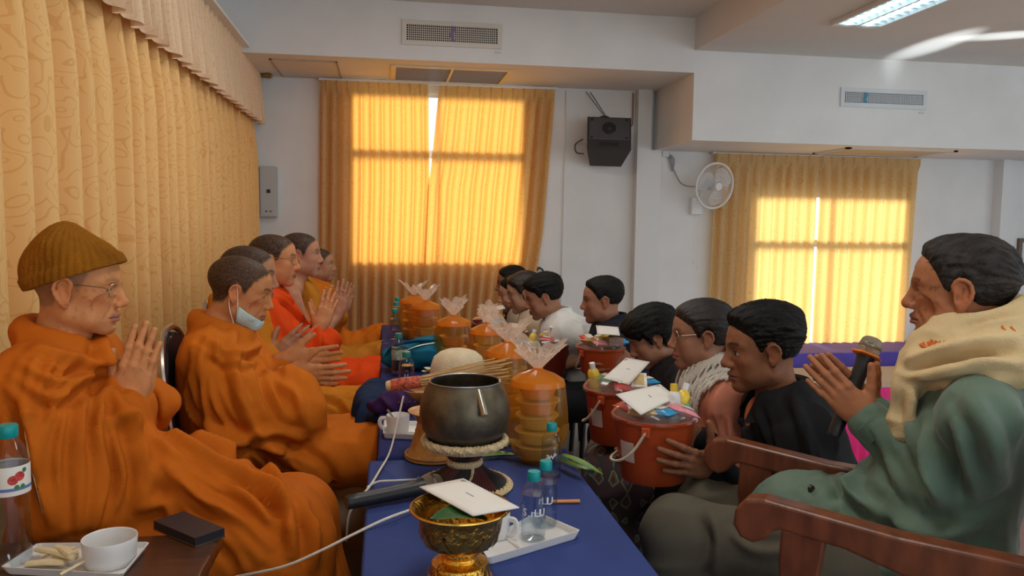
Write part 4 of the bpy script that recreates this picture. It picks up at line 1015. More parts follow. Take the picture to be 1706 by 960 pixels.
# ---- old man in the green jacket
def old_man():
    h = Head(at(1600, 490, 1.58), 141, 2, 0, .96, old=1.0, nose=1.12, ear=1.2, brow=1.15, jaw=.97)
    p = Person('old man in green jacket and cream scarf holding a microphone', h, (1.29, 1.625, .52), 140, group=G_L, shw=.20, neck=(-.065, 0, -.150), drop=.05)
    p.legs(.58, .49, .12, .02)
    w = at(1447, 690, 1.715); d = at(1362, 612, 1.76)-w
    p.wai(w, d, pole=-p.F*.9-Z_*.8, gap=.075, sc=.98, thumb=(.55, .75, .15), spread=.05)
    p.body(.0032, (.42, .165, .075), eyeopen=.22, spots=1.0, browd=.8, lip=(.26, .10, .075))
    V, Q = h.hair(.0034, t=.012, top=.006, recede=.012, spike=.005, seed=5); p.part('hair', V, Q, m_hairg)
    m_jk = mat('green jacket', (.105, .165, .115), .55, var=.10, vscale=7, bump=.18, bscale=300, sheen=.2, spec=.35)
    A = p.torso(.02, .07, .02)+p.sleeves((.076, .074, .050), .96, .022)
    A += [cap(p.Pv+p.F*.02, p.Pv+p.F*.30+V3(0, 0, .02), .17, .13, .08), ]
    ln = fam(.015, [(1455, 715), (1480, 780), (1530, 850)], [(1560, 690), (1570, 770), (1590, 840)], 5, 5, 21)+fam(.014, [(1640, 640), (1680, 720), (1690, 800)], [(1580, 700), (1600, 780), (1620, 840)], 3, 5, 23)
    ln += [(.014, [(1440, 770), (1420, 810), (1400, 850)]), (.014, [(1400, 790), (1430, 830), (1470, 860)]), (.014, [(1500, 870), (1570, 885), (1640, 870)]), (.013, [(1545, 730), (1560, 780), (1565, 830)]), (.013, [(1480, 860), (1540, 900), (1620, 900)])]
    lay = [(V3(.5, 0, -1), 14, .014, 103, p.E[1], V3(.3, .3, .3)), (V3(.6, -.3, .3), 12, .014, 107, p.Pv+p.F*.15, V3(.3, .3, .25)), (V3(.3, .2, -1), 26, .005, 109, None, 0)]
    garment(p, 'jacket', m_jk, A, .0078, lay, [(r*1.0, l) for r, l in ln], .022, [p.skin_neckhole(.07)])
    for q in tracep(A, [(1347, 812), (1262, 905)]): MB().tube([q-p.L*.0+V3(0, -.010, 0), q+V3(.002, -.016, .001)], [.011, .008], 14).build('snap_button', mat('dark snap', (.05, .045, .035), .35, metal=.5), p.root, True, True)
    # cuff
    for q in (1, -1):
        mb = MB(); u = nrm(p.W[q]-p.E[q]); a = p.W[q]-u*.05; b = p.W[q]-u*.002
        mb.tube([a, a+u*.004, b-u*.004, b], [.040, .047, .047, .040], 18); mb.build('cuff', m_jk, p.root, True, True)
    mb = MB(); q = p.E[1]+(p.W[1]-p.E[1])*.85; 
    m_tr = cloth('grey brown trousers', (.115, .100, .072), .85)
    A = p.legprims((.105, .088, .075), .05)+[ell(p.Pv, (.17, .17, .12), None, .05)]
    garment(p, 'trousers', m_tr, A, .0090, [(V3(-.7, .6, -.3), 12, .014, 113, None, 0)], [(.014, [(1180, 850), (1200, 900), (1190, 950)]), (-.011, [(1220, 870), (1260, 900), (1320, 900)])], .02)
    # scarf: wrapped round the neck, one tail hanging in front
    m_sc = cloth('cream scarf', (.78, .60, .33), .9, .5, .06)
    c = p.N+V3(0, 0, .035); A = []
    for (rr, dz, r0, ph) in ((.085, .045, .040, 0), (.105, .005, .046, .3), (.125, -.040, .042, .6)):
        pts = [c+rr*(p.F*math.cos(a)*1.15+p.L*math.sin(a))+V3(0, 0, dz-.030*math.cos(a)+.008*math.sin(3*a+ph)) for a in np.linspace(0, 2*math.pi, 17)]
        A += [cap(pts[i], pts[i+1], r0, r0, .02) for i in range(16)]
    ft = [c+p.F*.13+p.L*.04+V3(0, 0, -.03), c+p.F*.155+p.L*.03+V3(0, 0, -.10), c+p.F*.16+p.L*.02+V3(0, 0, -.19), c+p.F*.16+p.L*.01+V3(0, 0, -.27)]
    for o_ in (-.035, 0, .035): A += chain([q+p.L*o_ for q in ft], [.032, .034, .036, .032], .018)
    ln = [(.010, [(1510, 600), (1560, 585), (1620, 570), (1690, 560)]), (-.008, [(1512, 615), (1570, 600), (1640, 590), (1700, 590)]), (.010, [(1520, 630), (1580, 620), (1650, 605), (1700, 605)]), (-.008, [(1600, 545), (1640, 530), (1690, 520)]), (-.009, [(1540, 640), (1535, 690), (1545, 720)]), (.009, [(1520, 650), (1515, 690), (1520, 715)]), (-.008, [(1560, 650), (1555, 700)])]
    garment(p, 'scarf', m_sc, A, .0058, [(V3(.6, -.5, .2), 26, .006, 131, None, 0)], ln, .012, [p.skin_neckhole(.052)])
    m_em = mat('orange embroidery', (.72, .16, .02), .8)
    for pts_ in ([(1533, 574), (1540, 578), (1550, 583)], [(1550, 583), (1546, 570)], [(1551, 583), (1552, 566)], [(1552, 583), (1560, 568)], [(1552, 583), (1572, 576), (1574, 568)], [(1541, 579), (1538, 571)], [(1566, 577), (1566, 569)], [(1668, 540), (1671, 548), (1676, 552)], [(1684, 545), (1688, 550), (1692, 553)]):
        P_ = [q for q in tracep(A, pts_)]
        if len(P_) > 1: MB().tube(P_, .0032, 6).build('embroidery', m_em, p.root, True, True)
    return p
def tracep(prims, pxs, sink=0.0):
    D = np.array([nrm(_ray(x, y)) for x, y in pxs]).astype(np.float32); t = np.full(len(D), 1.0, np.float32); C0 = CAM.astype(np.float32)
    for _ in range(50): t = t+np.clip(evalp(prims, C0+D*t[:, None]), -.05, .3)*.85
    return [q for q, k in zip((C0+D*(t+sink)[:, None]).astype(float), t) if k < 6]
m_blk = cloth('black shirt', (.012, .012, .014), .75, .2); m_pant = cloth('black trousers', (.010, .010, .012), .8)
def lay(label, hp, Y, heading, pitch, pel, skin, sc=1.0, hw=.18, **hk):
    h = Head(at(hp[0], hp[1], Y), heading, pitch, 0, sc, **hk)
    pl = h.c+pel[0]*-frame(heading)[:, 0]; P_ = V3(pl[0], pl[1], pel[1])
    return Person(label, h, P_, heading, group=G_L, shw=hw)
def black_man():
    p = lay('man in black collared shirt holding the nearest red bucket', (1272, 586), 2.26, 170, 6, (.20, .42), 0, 1.09, .19, brow=1.2, nose=1.08)
    p.legs(.42, .40, .12, .03); Y = 1.93
    p.arm(1, at(1190, 778, 2.08), at(1100, 762, 2.01)-at(1190, 778, 2.08), V3(.12, 1, .05), V3(.6, -.5, -.9), side=-1, spread=.10, sc=1.06, thumb=(.35, .95, .15), curl=(.10, .12, .12))
    p.arm(-1, at(1165, 730, 2.36), at(1090, 725, 2.35)-at(1165, 730, 2.36), V3(0, -1, 0), V3(.6, .5, -.9), side=1)
    p.body(.0034, (.27, .110, .055), eyeopen=.5, browd=1.2, lip=(.24, .085, .07))
    V, Q = p.h.hair(.0034, t=.012, top=.012, spike=.007, seed=9, side=.005, recede=-.002); p.part('hair', V, Q, m_hair)
    ln = [(.013, [(1230, 690), (1250, 740), (1240, 800)]), (.013, [(1320, 660), (1340, 720), (1350, 780)]), (-.010, [(1270, 680), (1290, 740), (1290, 790)]), (.012, [(1215, 790), (1240, 830), (1270, 850)])]
    garment(p, 'shirt', m_blk, p.torso(.03)+p.sleeves((.078, .066, .045), .97), .0085, [(V3(.3, 0, -1), 13, .014, 203, None, 0)], ln, .02, [p.skin_neckhole(.064), ell(p.N+p.F*.08-V3(0, 0, .02), (.05, .045, .075), None, .02, 's')])
    collar(p, m_blk, .080, .040, open_=.13, out=.05)
    mb = MB(); c = p.N+p.F*.055+V3(0, 0, -.02)
    m_or = cloth('orange undershirt', (.55, .16, .06))
    A = [ell(p.N+p.F*.03-V3(0, 0, .06), (.07, .09, .09), None, .01)]
    V, Q = isosurf(A+[p.skin_neckhole(.060)], .006); p.part('undershirt', V, Q, m_or)
    garment(p, 'trousers', m_pant, p.legprims()+[ell(p.Pv, (.16, .16, .12), None, .05)], .011)
def woman_orange():
    p = lay('woman in salmon blouse with white crochet shawl and round glasses', (1170, 562), 2.64, 168, 3, (.13, .42), 0, 1.02, .175, fat=.9, wide=1.04, nose=.95, brow=.8)
    p.legs(.42, .40, .10, .04)
    p.arm(1, at(1120, 765, 2.48), V3(-1, .1, .1), V3(0, 1, 0), V3(.6, -.5, -.9), side=-1); p.arm(-1, at(1105, 720, 2.74), V3(-1, 0, .1), V3(0, -1, 0), side=1)
    p.body(.0040, (.34, .165, .10), eyeopen=.3, browd=.7, lip=(.40, .12, .11))
    def vol(L):
        q = (L-np.array([-.105, 0, .012]))/np.array([.045, .05, .05]); return (np.linalg.norm(q, axis=1)-1)*.045
    V, Q = p.h.hair(.0036, t=.013, spike=.003, seed=17, vol=vol, low=.004, recede=-.004); p.part('hair', V, Q, mat('dark brown hair', (.012, .007, .005), .55, bump=.5, bscale=130, stretch=(.3, 1.2, .5)))
    m_sal = cloth('salmon blouse', (.66, .25, .16), .8, .4)
    A = p.torso(.03)+p.sleeves((.080, .070, .050), .95)
    garment(p, 'blouse', m_sal, A, .009, [(V3(.2, 0, -1), 13, .014, 213, None, 0)], [(-.011, [(1190, 700), (1195, 740), (1180, 790)]), (.012, [(1215, 690), (1220, 740)])], .018, [p.skin_neckhole(.066, off=(-.01, 0, 0))])
    m = mat('white crochet', (.74, .70, .62), .9, bump=.8, bscale=260); c = p.N; base = list(A)
    def shf(P):
        d = evalp(base, P); q = P-c.astype(P.dtype); f = q@p.F.astype(P.dtype); l = q@p.L.astype(P.dtype); z = q[:, 2]
        r = np.sqrt(f*f+l*l+z*z*1.2); a = np.arctan2(l, f); k = np.round(r/.024); off = np.where(k % 2 > .5, .5, 0.)
        nn = np.maximum(np.round(6.283*np.maximum(r, .05)/.026), 6); w = (a/6.283*nn+off); w = (w-np.round(w))/nn*6.283*r
        hole = .0065-np.sqrt((w*.9)**2+(r-k*.024)**2)
        shell = np.maximum(np.abs(d-.012)-.0045, np.maximum(r-(.215+.008*np.cos(a*24)), .055-r))
        shell = np.maximum(shell, -(np.maximum(np.abs(l)-.02-.25*np.maximum(-z, 0), -f)))
        return np.maximum(shell, hole)
    V, Q = isosurf([Prim(shf, c-.27, c+.27, 'u', .001)], .0042, lo=c-.27, hi=c+.27, smooth=0); p.part('shawl', V, Q, m)
    o2 = sheet('neckband', lambda s, t: ((c[0]+(p.F[0]*np.cos(.6+5.08*s)+p.L[0]*np.sin(.6+5.08*s))*(.072+.012*t)), (c[1]+(p.F[1]*np.cos(.6+5.08*s)+p.L[1]*np.sin(.6+5.08*s))*(.072+.012*t)), c[2]+.085-.05*np.cos(.6+5.08*s)-t*.06), 40, 4, m_sal, None, (1, 1)); wparent(o2, p.root)
    glasses(p, mat('rose gold wire', (.42, .29, .20), .4, metal=.9), .023, .021, round_=True, thick=.0015)
    # patterned woven skirt
    m = bpy.data.materials.new('woven skirt'); m.use_nodes = True; nt = m.node_tree; b = nt.nodes['Principled BSDF']; b.inputs['Roughness'].default_value = .85
    tc = nt.nodes.new('ShaderNodeTexCoord'); mp = nt.nodes.new('ShaderNodeMapping'); mp.inputs['Rotation'].default_value = (0, 0, .5); mp.inputs['Scale'].default_value = (22, 14, 14)
    nt.links.new(tc.outputs['Object'], mp.inputs[0]); ck = nt.nodes.new('ShaderNodeTexVoronoi'); ck.distance = 'MANHATTAN'; ck.inputs['Scale'].default_value = 1.0; ck.inputs['Randomness'].default_value = 0.0
    nt.links.new(mp.outputs[0], ck.inputs['Vector'])
    rp = nt.nodes.new('ShaderNodeValToRGB'); rp.color_ramp.interpolation = 'CONSTANT'; e = rp.color_ramp.elements
    e[0].position = 0; e[0].color = (.10, .06, .14, 1); e[1].position = .22; e[1].color = (.05, .035, .035, 1)
    for q, c4 in ((.34, (.16, .09, .05, 1)), (.48, (.26, .23, .17, 1)), (.56, (.03, .05, .04, 1)), (.7, (.07, .035, .04, 1))): w = e.new(q); w.color = c4
    nt.links.new(ck.outputs['Distance'], rp.inputs[0]); nt.links.new(rp.outputs[0], b.inputs['Base Color'])
    A = p.legprims((.11, .10, .10), .09)+[ell(p.Pv, (.17, .18, .12), None, .05), cap(p.Pv, (p.K[1]+p.K[-1])/2, .12, .09, .08), cap((p.K[1]+p.K[-1])/2, (p.A[1]+p.A[-1])/2, .09, .11, .08)]
    garment(p, 'skirt', m, A, .010, [(V3(-.8, 0, -.6), 10, .014, 217, None, 0)])
def dark_woman():
    p = lay('woman with short black hair bowed over a red bucket', (1089, 565), 3.08, 172, 26, (.25, .42), 0, .95, .165, fat=.6)
    p.legs(.42, .40, .10, .04)
    p.arm(1, at(1075, 690, 2.92), V3(-1, .1, .1), V3(0, 1, 0), V3(.6, -.5, -.9), side=-1); p.arm(-1, at(1060, 680, 3.18), V3(-1, 0, .1), V3(0, -1, 0), side=1)
    p.body(.0048, (.40, .21, .135), eyeopen=.15)
    def vol(L):
        x, y, z = L.T; q = np.stack([(x+.012)/.128, y/.102, (z-.034)/.112], 1); d = (np.linalg.norm(q, axis=1)-1)*.1
        face = np.maximum(.035-x, z-.055)      # face stays free
        return np.maximum(d, -np.maximum(np.maximum(.030-x-.25*(z-.03), z-.062), -.2))
    V, Q = p.h.hair(.0042, t=.026, top=.006, spike=.007, seed=23, vol=vol, recede=-.03, low=.01); p.part('hair', V, Q, m_hair)
    m_dk = mat('dark patterned blouse', (.018, .018, .026), .8, var=.5, vscale=45, bump=.3, bscale=300)
    garment(p, 'blouse', m_dk, p.torso(.02)+p.sleeves((.072, .062, .045), .95), .010, [(V3(.2, 0, -1), 13, .014, 223, None, 0)], cut=[p.skin_neckhole(.062)])
    collar(p, cloth('pale collar', (.35, .30, .27)), .064, .02, open_=.2, out=.02)
    garment(p, 'trousers', m_pant, p.legprims()+[ell(p.Pv, (.16, .16, .12), None, .05)], .012)
def navy_man():
    p = lay('man in dark navy shirt looking down at his red bucket', (1004, 503), 3.78, 172, 4, (.15, .42), 0, .94, .19, fat=.6)
    p.legs(.42, .40, .11, .04)
    p.arm(1, at(1052, 602, 3.48), at(1005, 612, 3.42)-at(1052, 602, 3.48), V3(.1, 1, 0), V3(.6, -.4, -.9), side=-1, spread=.12, thumb=(.5, .9, .1)); p.arm(-1, at(1040, 590, 3.74), V3(-1, 0, 0), V3(0, -1, 0), side=1)
    p.body(.0054, (.34, .155, .09), eyeopen=.3)
    V, Q = p.h.hair(.0046, t=.010, top=.006, side=.004, seed=31, spike=.004, recede=.004); p.part('hair', V, Q, m_hair)
    m_nv = cloth('navy shirt', (.016, .018, .026))
    garment(p, 'shirt', m_nv, p.torso(.03)+p.sleeves((.078, .066, .045), .93), .011, [(V3(.2, 0, -1), 13, .014, 233, None, 0)], cut=[p.skin_neckhole(.062)])
    collar(p, m_nv, .070, .045, open_=.18)
    garment(p, 'trousers', m_pant, p.legprims()+[ell(p.Pv, (.16, .16, .12), None, .05)], .014)
def white_man():
    p = lay('young man in white shirt bowing his head', (907, 497), 4.2, 172, 16, (.28, .42), 0, .96, .19, fat=.3)
    p.legs(.42, .40, .11, .04)
    p.arm(1, at(950, 605, 3.96), V3(-1, .1, .1), V3(.1, 1, 0), V3(.6, -.4, -.9), side=-1); p.arm(-1, at(945, 600, 4.22), V3(-1, 0, .1), V3(0, -1, 0), side=1)
    p.body(.0054, (.42, .21, .125), eyeopen=.15)
    V, Q = p.h.hair(.0050, t=.016, top=.010, side=.010, seed=37, spike=.006, recede=-.012); p.part('hair', V, Q, m_hair)
    m_wh = cloth('white shirt', (.72, .72, .70))
    garment(p, 'shirt', m_wh, p.torso(.03)+p.sleeves((.080, .070, .055), .55), .011, [(V3(.2, 0, -1), 12, .016, 243, None, 0)], cut=[p.skin_neckhole(.062)])
    collar(p, m_wh, .070, .045, open_=.18)
    garment(p, 'trousers', m_pant, p.legprims()+[ell(p.Pv, (.16, .16, .12), None, .05)], .014)
def long_woman():
    p = lay('woman with dark shoulder length hair in cream top', (874, 490), 4.62, 172, 12, (.18, .42), 0, .98, .16, fat=.4)
    p.legs(.42, .40, .10, .04)
    p.arm(1, at(880, 590, 4.48), V3(-1, .1, .1), V3(.1, 1, 0), side=-1); p.arm(-1, at(878, 585, 4.72), V3(-1, 0, .1), V3(0, -1, 0), side=1)
    p.body(.0054, (.46, .26, .17), eyeopen=.2)
    def lg(L):
        x, y, z = L.T; q = np.stack([(x+.045)/.085, y/.094, (z+.01)/.13], 1); d = (np.linalg.norm(q, axis=1)-1)*.085
        return np.maximum(d, x-.022-.1*z)
    V, Q = p.h.hair(.0055, t=.018, seed=41, spike=.003, long=lg, recede=-.006); p.part('hair', V, Q, mat('brown black hair', (.016, .010, .008), .42, bump=.5, bscale=130))
    m_cr = cloth('cream top', (.60, .50, .36))
    garment(p, 'top', m_cr, p.torso(.02)+p.sleeves((.070, .062, .048), .95), .012, [(V3(.2, 0, -1), 13, .012, 253, None, 0)], cut=[p.skin_neckhole(.066)])
    garment(p, 'trousers', m_pant, p.legprims()+[ell(p.Pv, (.16, .16, .12), None, .05)], .015)
def small_woman():
    p = lay('woman mostly hidden between the long haired woman and the farthest man', (858, 492), 5.02, 172, 10, (.16, .42), 0, .95, .16)
    p.legs(.42, .40, .10, .04); p.arm(1, at(860, 580, 4.88), V3(-1, .1, .1), V3(.1, 1, 0), side=-1); p.arm(-1, at(860, 575, 5.1), V3(-1, 0, .1), V3(0, -1, 0), side=1)
    p.body(.0068, (.46, .25, .16), eyeopen=.2)
    V, Q = p.h.hair(.006, t=.016, seed=43, spike=.003); p.part('hair', V, Q, m_hair)
    garment(p, 'top', cloth('beige top', (.52, .42, .32)), p.torso(.02)+p.sleeves((.070, .062, .048), .95), .013, cut=[p.skin_neckhole(.064)])
    garment(p, 'trousers', m_pant, p.legprims()+[ell(p.Pv, (.16, .16, .12), None, .05)], .016)
def far_man():
    p = lay('man with short dark hair farthest along the lay row', (853, 474), 5.45, 172, 6, (.14, .42), 0, 1.0, .18)
    p.legs(.42, .40, .10, .04); p.arm(1, at(855, 560, 5.3), V3(-1, .1, .1), V3(.1, 1, 0), side=-1); p.arm(-1, at(855, 555, 5.5), V3(-1, 0, .1), V3(0, -1, 0), side=1)
    p.body(.0068, (.26, .12, .075), eyeopen=.2)
    V, Q = p.h.hair(.006, t=.012, seed=47, spike=.004); p.part('hair', V, Q, m_hair)
    garment(p, 'shirt', m_blk, p.torso(.02)+p.sleeves((.072, .064, .048), .95), .013, cut=[p.skin_neckhole(.064)])
    garment(p, 'trousers', m_pant, p.legprims()+[ell(p.Pv, (.16, .16, .12), None, .05)], .016)
OM = old_man(); black_man(); woman_orange(); dark_woman(); navy_man(); white_man(); long_woman(); small_woman(); far_man()
# ================================================================== furniture
TZ = .64
m_bluecl = mat('blue tablecloth', (.036, .060, .215), .75, var=.12, vscale=4, bump=.12, bscale=300, spec=.2)
m_bluecl2 = mat('dark blue tablecloth', (.020, .028, .130), .75, var=.12, vscale=4, bump=.12, bscale=300, spec=.2)
m_leg = mat('grey table leg', (.25, .25, .26), .4, metal=.6)
def table(label, x0, x1, y0, y1, z, mc):
    t = thing('banquet_table', label, 'table', ((x0+x1)/2, (y0+y1)/2, 0), group='banquet tables end to end')
    MB().box((x0+.02, y0+.02, z-.035), (x1-.02, y1-.02, z-.008)).build('tabletop', m_leg, t, world=True)
    for x in (x0+.06, x1-.06):
        for y in (y0+.12, y1-.12): MB().tube([(x, y, 0), (x, y, z-.03)], .016, 8).build('leg', m_leg, t, True, True)
    # cloth: top sheet with rounded edge and falling sides with soft waves
    n = 140; rows = []; per = []
    cx, cy = (x0+x1)/2, (y0+y1)/2
    L = 2*((x1-x0)+(y1-y0)); r = .012
    for i in range(n*2):
        d = L*i/(n*2)
        if d < x1-x0: p = (x0+d, y0); nn = (0, -1)
        elif d < (x1-x0)+(y1-y0): p = (x1, y0+d-(x1-x0)); nn = (1, 0)
        elif d < 2*(x1-x0)+(y1-y0): p = (x1-(d-(x1-x0)-(y1-y0)), y1); nn = (0, 1)
        else: p = (x0, y1-(d-2*(x1-x0)-(y1-y0))); nn = (-1, 0)
        per.append((p, nn, d))
    for (off, dz) in ((-.008, 0), (-.003, -.003), (0, -.012), (.004, -.10), (.010, -.30), (.016, z*-1+.06)):
        rows.append([(p[0]+nn[0]*(off+(.010*math.sin(d*19)+.006*math.sin(d*47))*min(1, -dz*2.2)), p[1]+nn[1]*(off+(.010*math.sin(d*19)+.006*math.sin(d*47))*min(1, -dz*2.2)), z+dz) for p, nn, d in per])
    m2 = n*2; V = [q for row in rows for q in row]
    Fs = [(j*m2+i, j*m2+(i+1) % m2, (j+1)*m2+(i+1) % m2, (j+1)*m2+i) for j in range(len(rows)-1) for i in range(m2)]+[tuple(range(m2-1, -1, -1))]
    o = mesh('tablecloth', V, [f[::-1] for f in Fs], mc); o.data.polygons.foreach_set('use_smooth', np.ones(len(o.data.polygons), dtype=bool)); o.data.set_sharp_from_angle(angle=math.radians(50))
    return o
o = table('near banquet table under the bright blue cloth', -.045, .515, .90, 2.15, TZ, m_bluecl); tag(o, 'bright blue cloth covering the near banquet table', 'tablecloth', 'tablecloths')
o = table('farther banquet table under the dark blue cloth', -.02, .525, 2.165, 5.0, TZ+.006, m_bluecl2); tag(o, 'dark blue cloth covering the farther banquet table', 'tablecloth', 'tablecloths')
# wooden side table beside the elderly monk
m_wood = mat('dark polished wood', (.075, .026, .012), .28, var=.35, vscale=14, stretch=(.35, 4, 4), bump=.05, bscale=60)
SZ = .64
a = atz(372, 885, SZ); sx1, sy1 = a[0]+.0, a[1]
t = thing('side_table', 'dark polished wooden side table beside the elderly monk', 'table', (sx1-.35, sy1-.3, 0))
MB().box((sx1-.62, sy1-.75, SZ-.035), (sx1, sy1, SZ), .008).build('tabletop', m_wood, t, True, True)
MB().box((sx1-.58, sy1-.70, SZ-.12), (sx1-.03, sy1-.03, SZ-.035)).build('apron', m_wood, t, world=True)
for x in (sx1-.56, sx1-.05):
    for y in (sy1-.70, sy1-.05): MB().box((x-.025, y-.025, 0), (x+.025, y+.025, SZ-.035), .004).build('leg', m_wood, t, world=True)
# banquet chairs behind the monks
m_chr = mat('chrome tube', (.62, .60, .56), .22, metal=.95); m_vin = mat('black vinyl', (.018, .018, .022), .38, spec=.5)
def chair(label, x, y, rz, zt=.93):
    t = thing('banquet_chair', label, 'chair', (x, y, 0), rz, 'banquet chairs of the monks')
    MB().box((-.21, -.21, .42), (.22, .21, .47), .02).build('seat', m_vin, t, True)
    # back: rounded top panel leaning back
    pts = [(-.19, .5), (-.20, .62), (-.17, .80), (-.10, .90), (0, .925), (.10, .90), (.17, .80), (.20, .62), (.19, .5)]
    mb = MB(); rows = []
    for dx in (-.018, .018):
        rows.append([(-.22-(z-.45)*.16+dx*(1-abs(yy)*1.5), yy*.94, z-.015) for yy, z in pts])
    n = len(pts); mb.add(rows[0]+rows[1], [tuple(range(n)), tuple(range(2*n-1, n-1, -1))]+[(i, n+i, n+i+1, i+1) for i in range(n-1)]+[(0, n-1, 2*n-1, n)]); mb.build('backrest', m_vin, t)
    MB().tube(bez([(-.22-(z-.45)*.16, yy, z) for yy, z in pts], 4), .011, 8).build('back_frame', m_chr, t, True)
    MB().box((-.285, -.05, .875), (-.278, .05, .90), .002).build('handle_slot', m_chr, t)
    for s in (-1, 1):
        MB().tube([(-.22, s*.19, .5), (-.21, s*.19, .44), (-.25, s*.20, 0)], .011, 8).build('leg', m_chr, t, True); MB().tube([(.19, s*.19, .43), (.21, s*.20, 0)], .011, 8).build('leg', m_chr, t, True)
    return t
chair('chrome framed black chair the elderly monk in the cap leans on', -.57, 2.03, math.radians(28))
chair('empty chrome framed black chair between elderly monk and masked monk', -.50, 2.44, math.radians(4))
chair('chrome framed black chair with rounded back behind the masked monk', -.44, 2.84, 0)
for k, (x, y) in enumerate(((-.52, 3.82), (-.48, 4.32), (-.44, 5.12))): chair('hidden chair under the %s' % ('monk in vermilion robe', 'monk with bare shoulder', 'young novice')[k], x, y, 0)
# low stools of the lay people
m_stool = mat('dark stool', (.03, .025, .022), .6)
for k, who in enumerate(('man in black shirt', 'woman in salmon blouse', 'woman with bowed head', 'man in navy shirt', 'man in white shirt', 'woman in cream top', 'half hidden woman', 'farthest man')):
    p = [o for o in bpy.data.objects if o.name.startswith('person') and o.parent is None and o.get('group') == G_L][1+k]
    t = thing('low_stool', 'low dark stool under the %s' % who, 'stool', (p.location.x+.03, p.location.y, 0), group='low stools of the lay people')
    MB().box((-.15, -.15, .27), (.15, .15, .30), .006).build('seat', m_stool, t)
    for a in (-.12, .12):
        for b in (-.12, .12): MB().tube([(a, b, 0), (a*.9, b*.9, .28)], .014, 8).build('leg', m_stool, t)
# carved wooden armchair of the old man
m_arm = mat('red brown polished wood', (.155, .045, .018), .30, var=.35, vscale=10, stretch=(3, 3, .8), bump=.04, bscale=50)
t = thing('armchair', 'polished red brown wooden armchair with scrolled arms', 'chair', (1.22, 1.67, 0), math.radians(140))
AR = rot2(math.radians(-140))
def wl(p): return AR@(np.array(p)-np.array([1.22, 1.67, 0]))
for s, f0, f1 in ((-1, None, None), (1, None, None)):
    # s=+1: arm nearer the camera (sitter's left)
    fr = wl((*(atz(1262, 838, .70)[:2] if s == 1 else atz(1203, 738, .70)[:2]), 0)); yo = fr[1]
    # side outline in the chair's own x (forward) and z
    xf = fr[0]+.02
    out = [(xf-.62, 0.685), (xf-.30, 0.693), (xf-.10, 0.713), (xf-.04, 0.719), (xf, 0.711), (xf+.022, 0.685), (xf+.026, 0.651), (xf+.010, 0.625), (xf-.018, 0.617), (xf-.042, 0.629), (xf-.056, 0.649), (xf-.075, 0.657), (xf-.20, 0.645), (xf-.40, .590), (xf-.62, 0.630)]
    mb = MB(); mb.prism([(a, b) for a, b in out], 1, yo-.026, yo+.026); o = mb.build('armrest', m_arm, t, False)
    bv = o.modifiers.new('bevel', 'BEVEL'); bv.width = .008; bv.segments = 3; bv.limit_method = 'ANGLE'; bv.angle_limit = math.radians(50)
    post = [(xf-.075, 0.660), (xf-.165, 0.660), (xf-.155, .58), (xf-.150, .48), (xf-.165, .36), (xf-.175, .0), (xf-.105, .0), (xf-.095, .36), (xf-.078, .48), (xf-.072, .59)]
    mb = MB(); mb.prism(post, 1, yo-.022, yo+.022); o = mb.build('front_leg', m_arm, t, False)
    bv = o.modifiers.new('bevel', 'BEVEL'); bv.width = .006; bv.segments = 2; bv.limit_method = 'ANGLE'; bv.angle_limit = math.radians(50)
    MB().tube([(xf-.62, yo*.95, 0), (xf-.60, yo*.95, .42), (xf-.68, yo*.95, 1.0)], .024, 8).build('back_leg', m_arm, t, True)
    if s == 1: ynear = yo; xfn = xf
    else: yfar = yo
MB().box((xfn-.62, min(ynear, yfar)+.01, .36), (xfn-.10, max(ynear, yfar)-.01, .41), .008).build('seat', m_arm, t)
MB().box((xfn-.70, min(ynear, yfar)+.03, .55), (xfn-.66, max(ynear, yfar)-.03, .95), .01).build('backrest', m_arm, t)
# table with pink skirt far in the hall
m_pink = cloth('pink satin', (.80, .04, .22), .45); m_purp = cloth('violet runner', (.14, .10, .50), .6)
a = atz(1350, 645, .10); px0, py0 = a[0], a[1]
t = thing('buffet_table', 'long table with pink skirt and violet runner in the hall', 'table', (px0+1, py0+.5, -.6))
px1 = px0+2.6; py1 = py0+.75
MB().box((px0, py0, .07), (px1, py1, .10), .005).build('tabletop', mat('beige table top', (.52, .42, .36), .6), t, world=True)
def skirt(s, tt):
    x = px0-.01+(px1-px0+.02)*s; y = py0-.015-.020*np.sin(x*2*math.pi/.075+1.5*n1(x*5, 3))*(1.15-tt)-.01*(1-tt); return x, y, -.58+tt*.665
wparent(sheet('table_skirt', skirt, 500, 8, m_pink, None, (3, 1)), t)
def skirt2(s, tt):
    y = py0-.01+(py1-py0)*s; x = px0-.015-.020*np.sin(y*2*math.pi/.075+1.5*n1(y*5, 9))*(1.15-tt)-.01*(1-tt); return x, y, -.58+tt*.665
wparent(sheet('table_skirt', skirt2, 160, 8, m_pink, None, (1, 1)), t)
for x in (px0+.1, px1-.1):
    for y in (py0+.1, py1-.1): MB().tube([(x, y, -.6), (x, y, .07)], .02, 8).build('leg', m_leg, t, True, True)
o = MB().box((px0-.02, py1+.25, -.6), (px1+2.4, py1+.85, .18), .01).build('draped_table', m_purp); tag(o, 'second hall table draped in violet cloth behind the pink one', 'table')
q = atz(1365, 645, .102); MB_ = MB().lathe([(.0, .002), (.05, .002), (.075, .012), (.08, .014), (.07, .016), (.0, .006)], 24, (q[0]+.05, q[1]+.06, .10)); o = MB_.build('plate', m_trimw, None, True); tag(o, 'white plate on the pink skirted table', 'plate')

# ================================================================== things on the table
m_gold = mat('embossed gold', (.85, .46, .07), .24, metal=1.0, bump=.5, bscale=90, var=.15, vscale=50)
m_gold2 = mat('smooth gold', (.88, .50, .09), .18, metal=1.0)
def on(x, y, z=TZ): return atz(x, y, z)
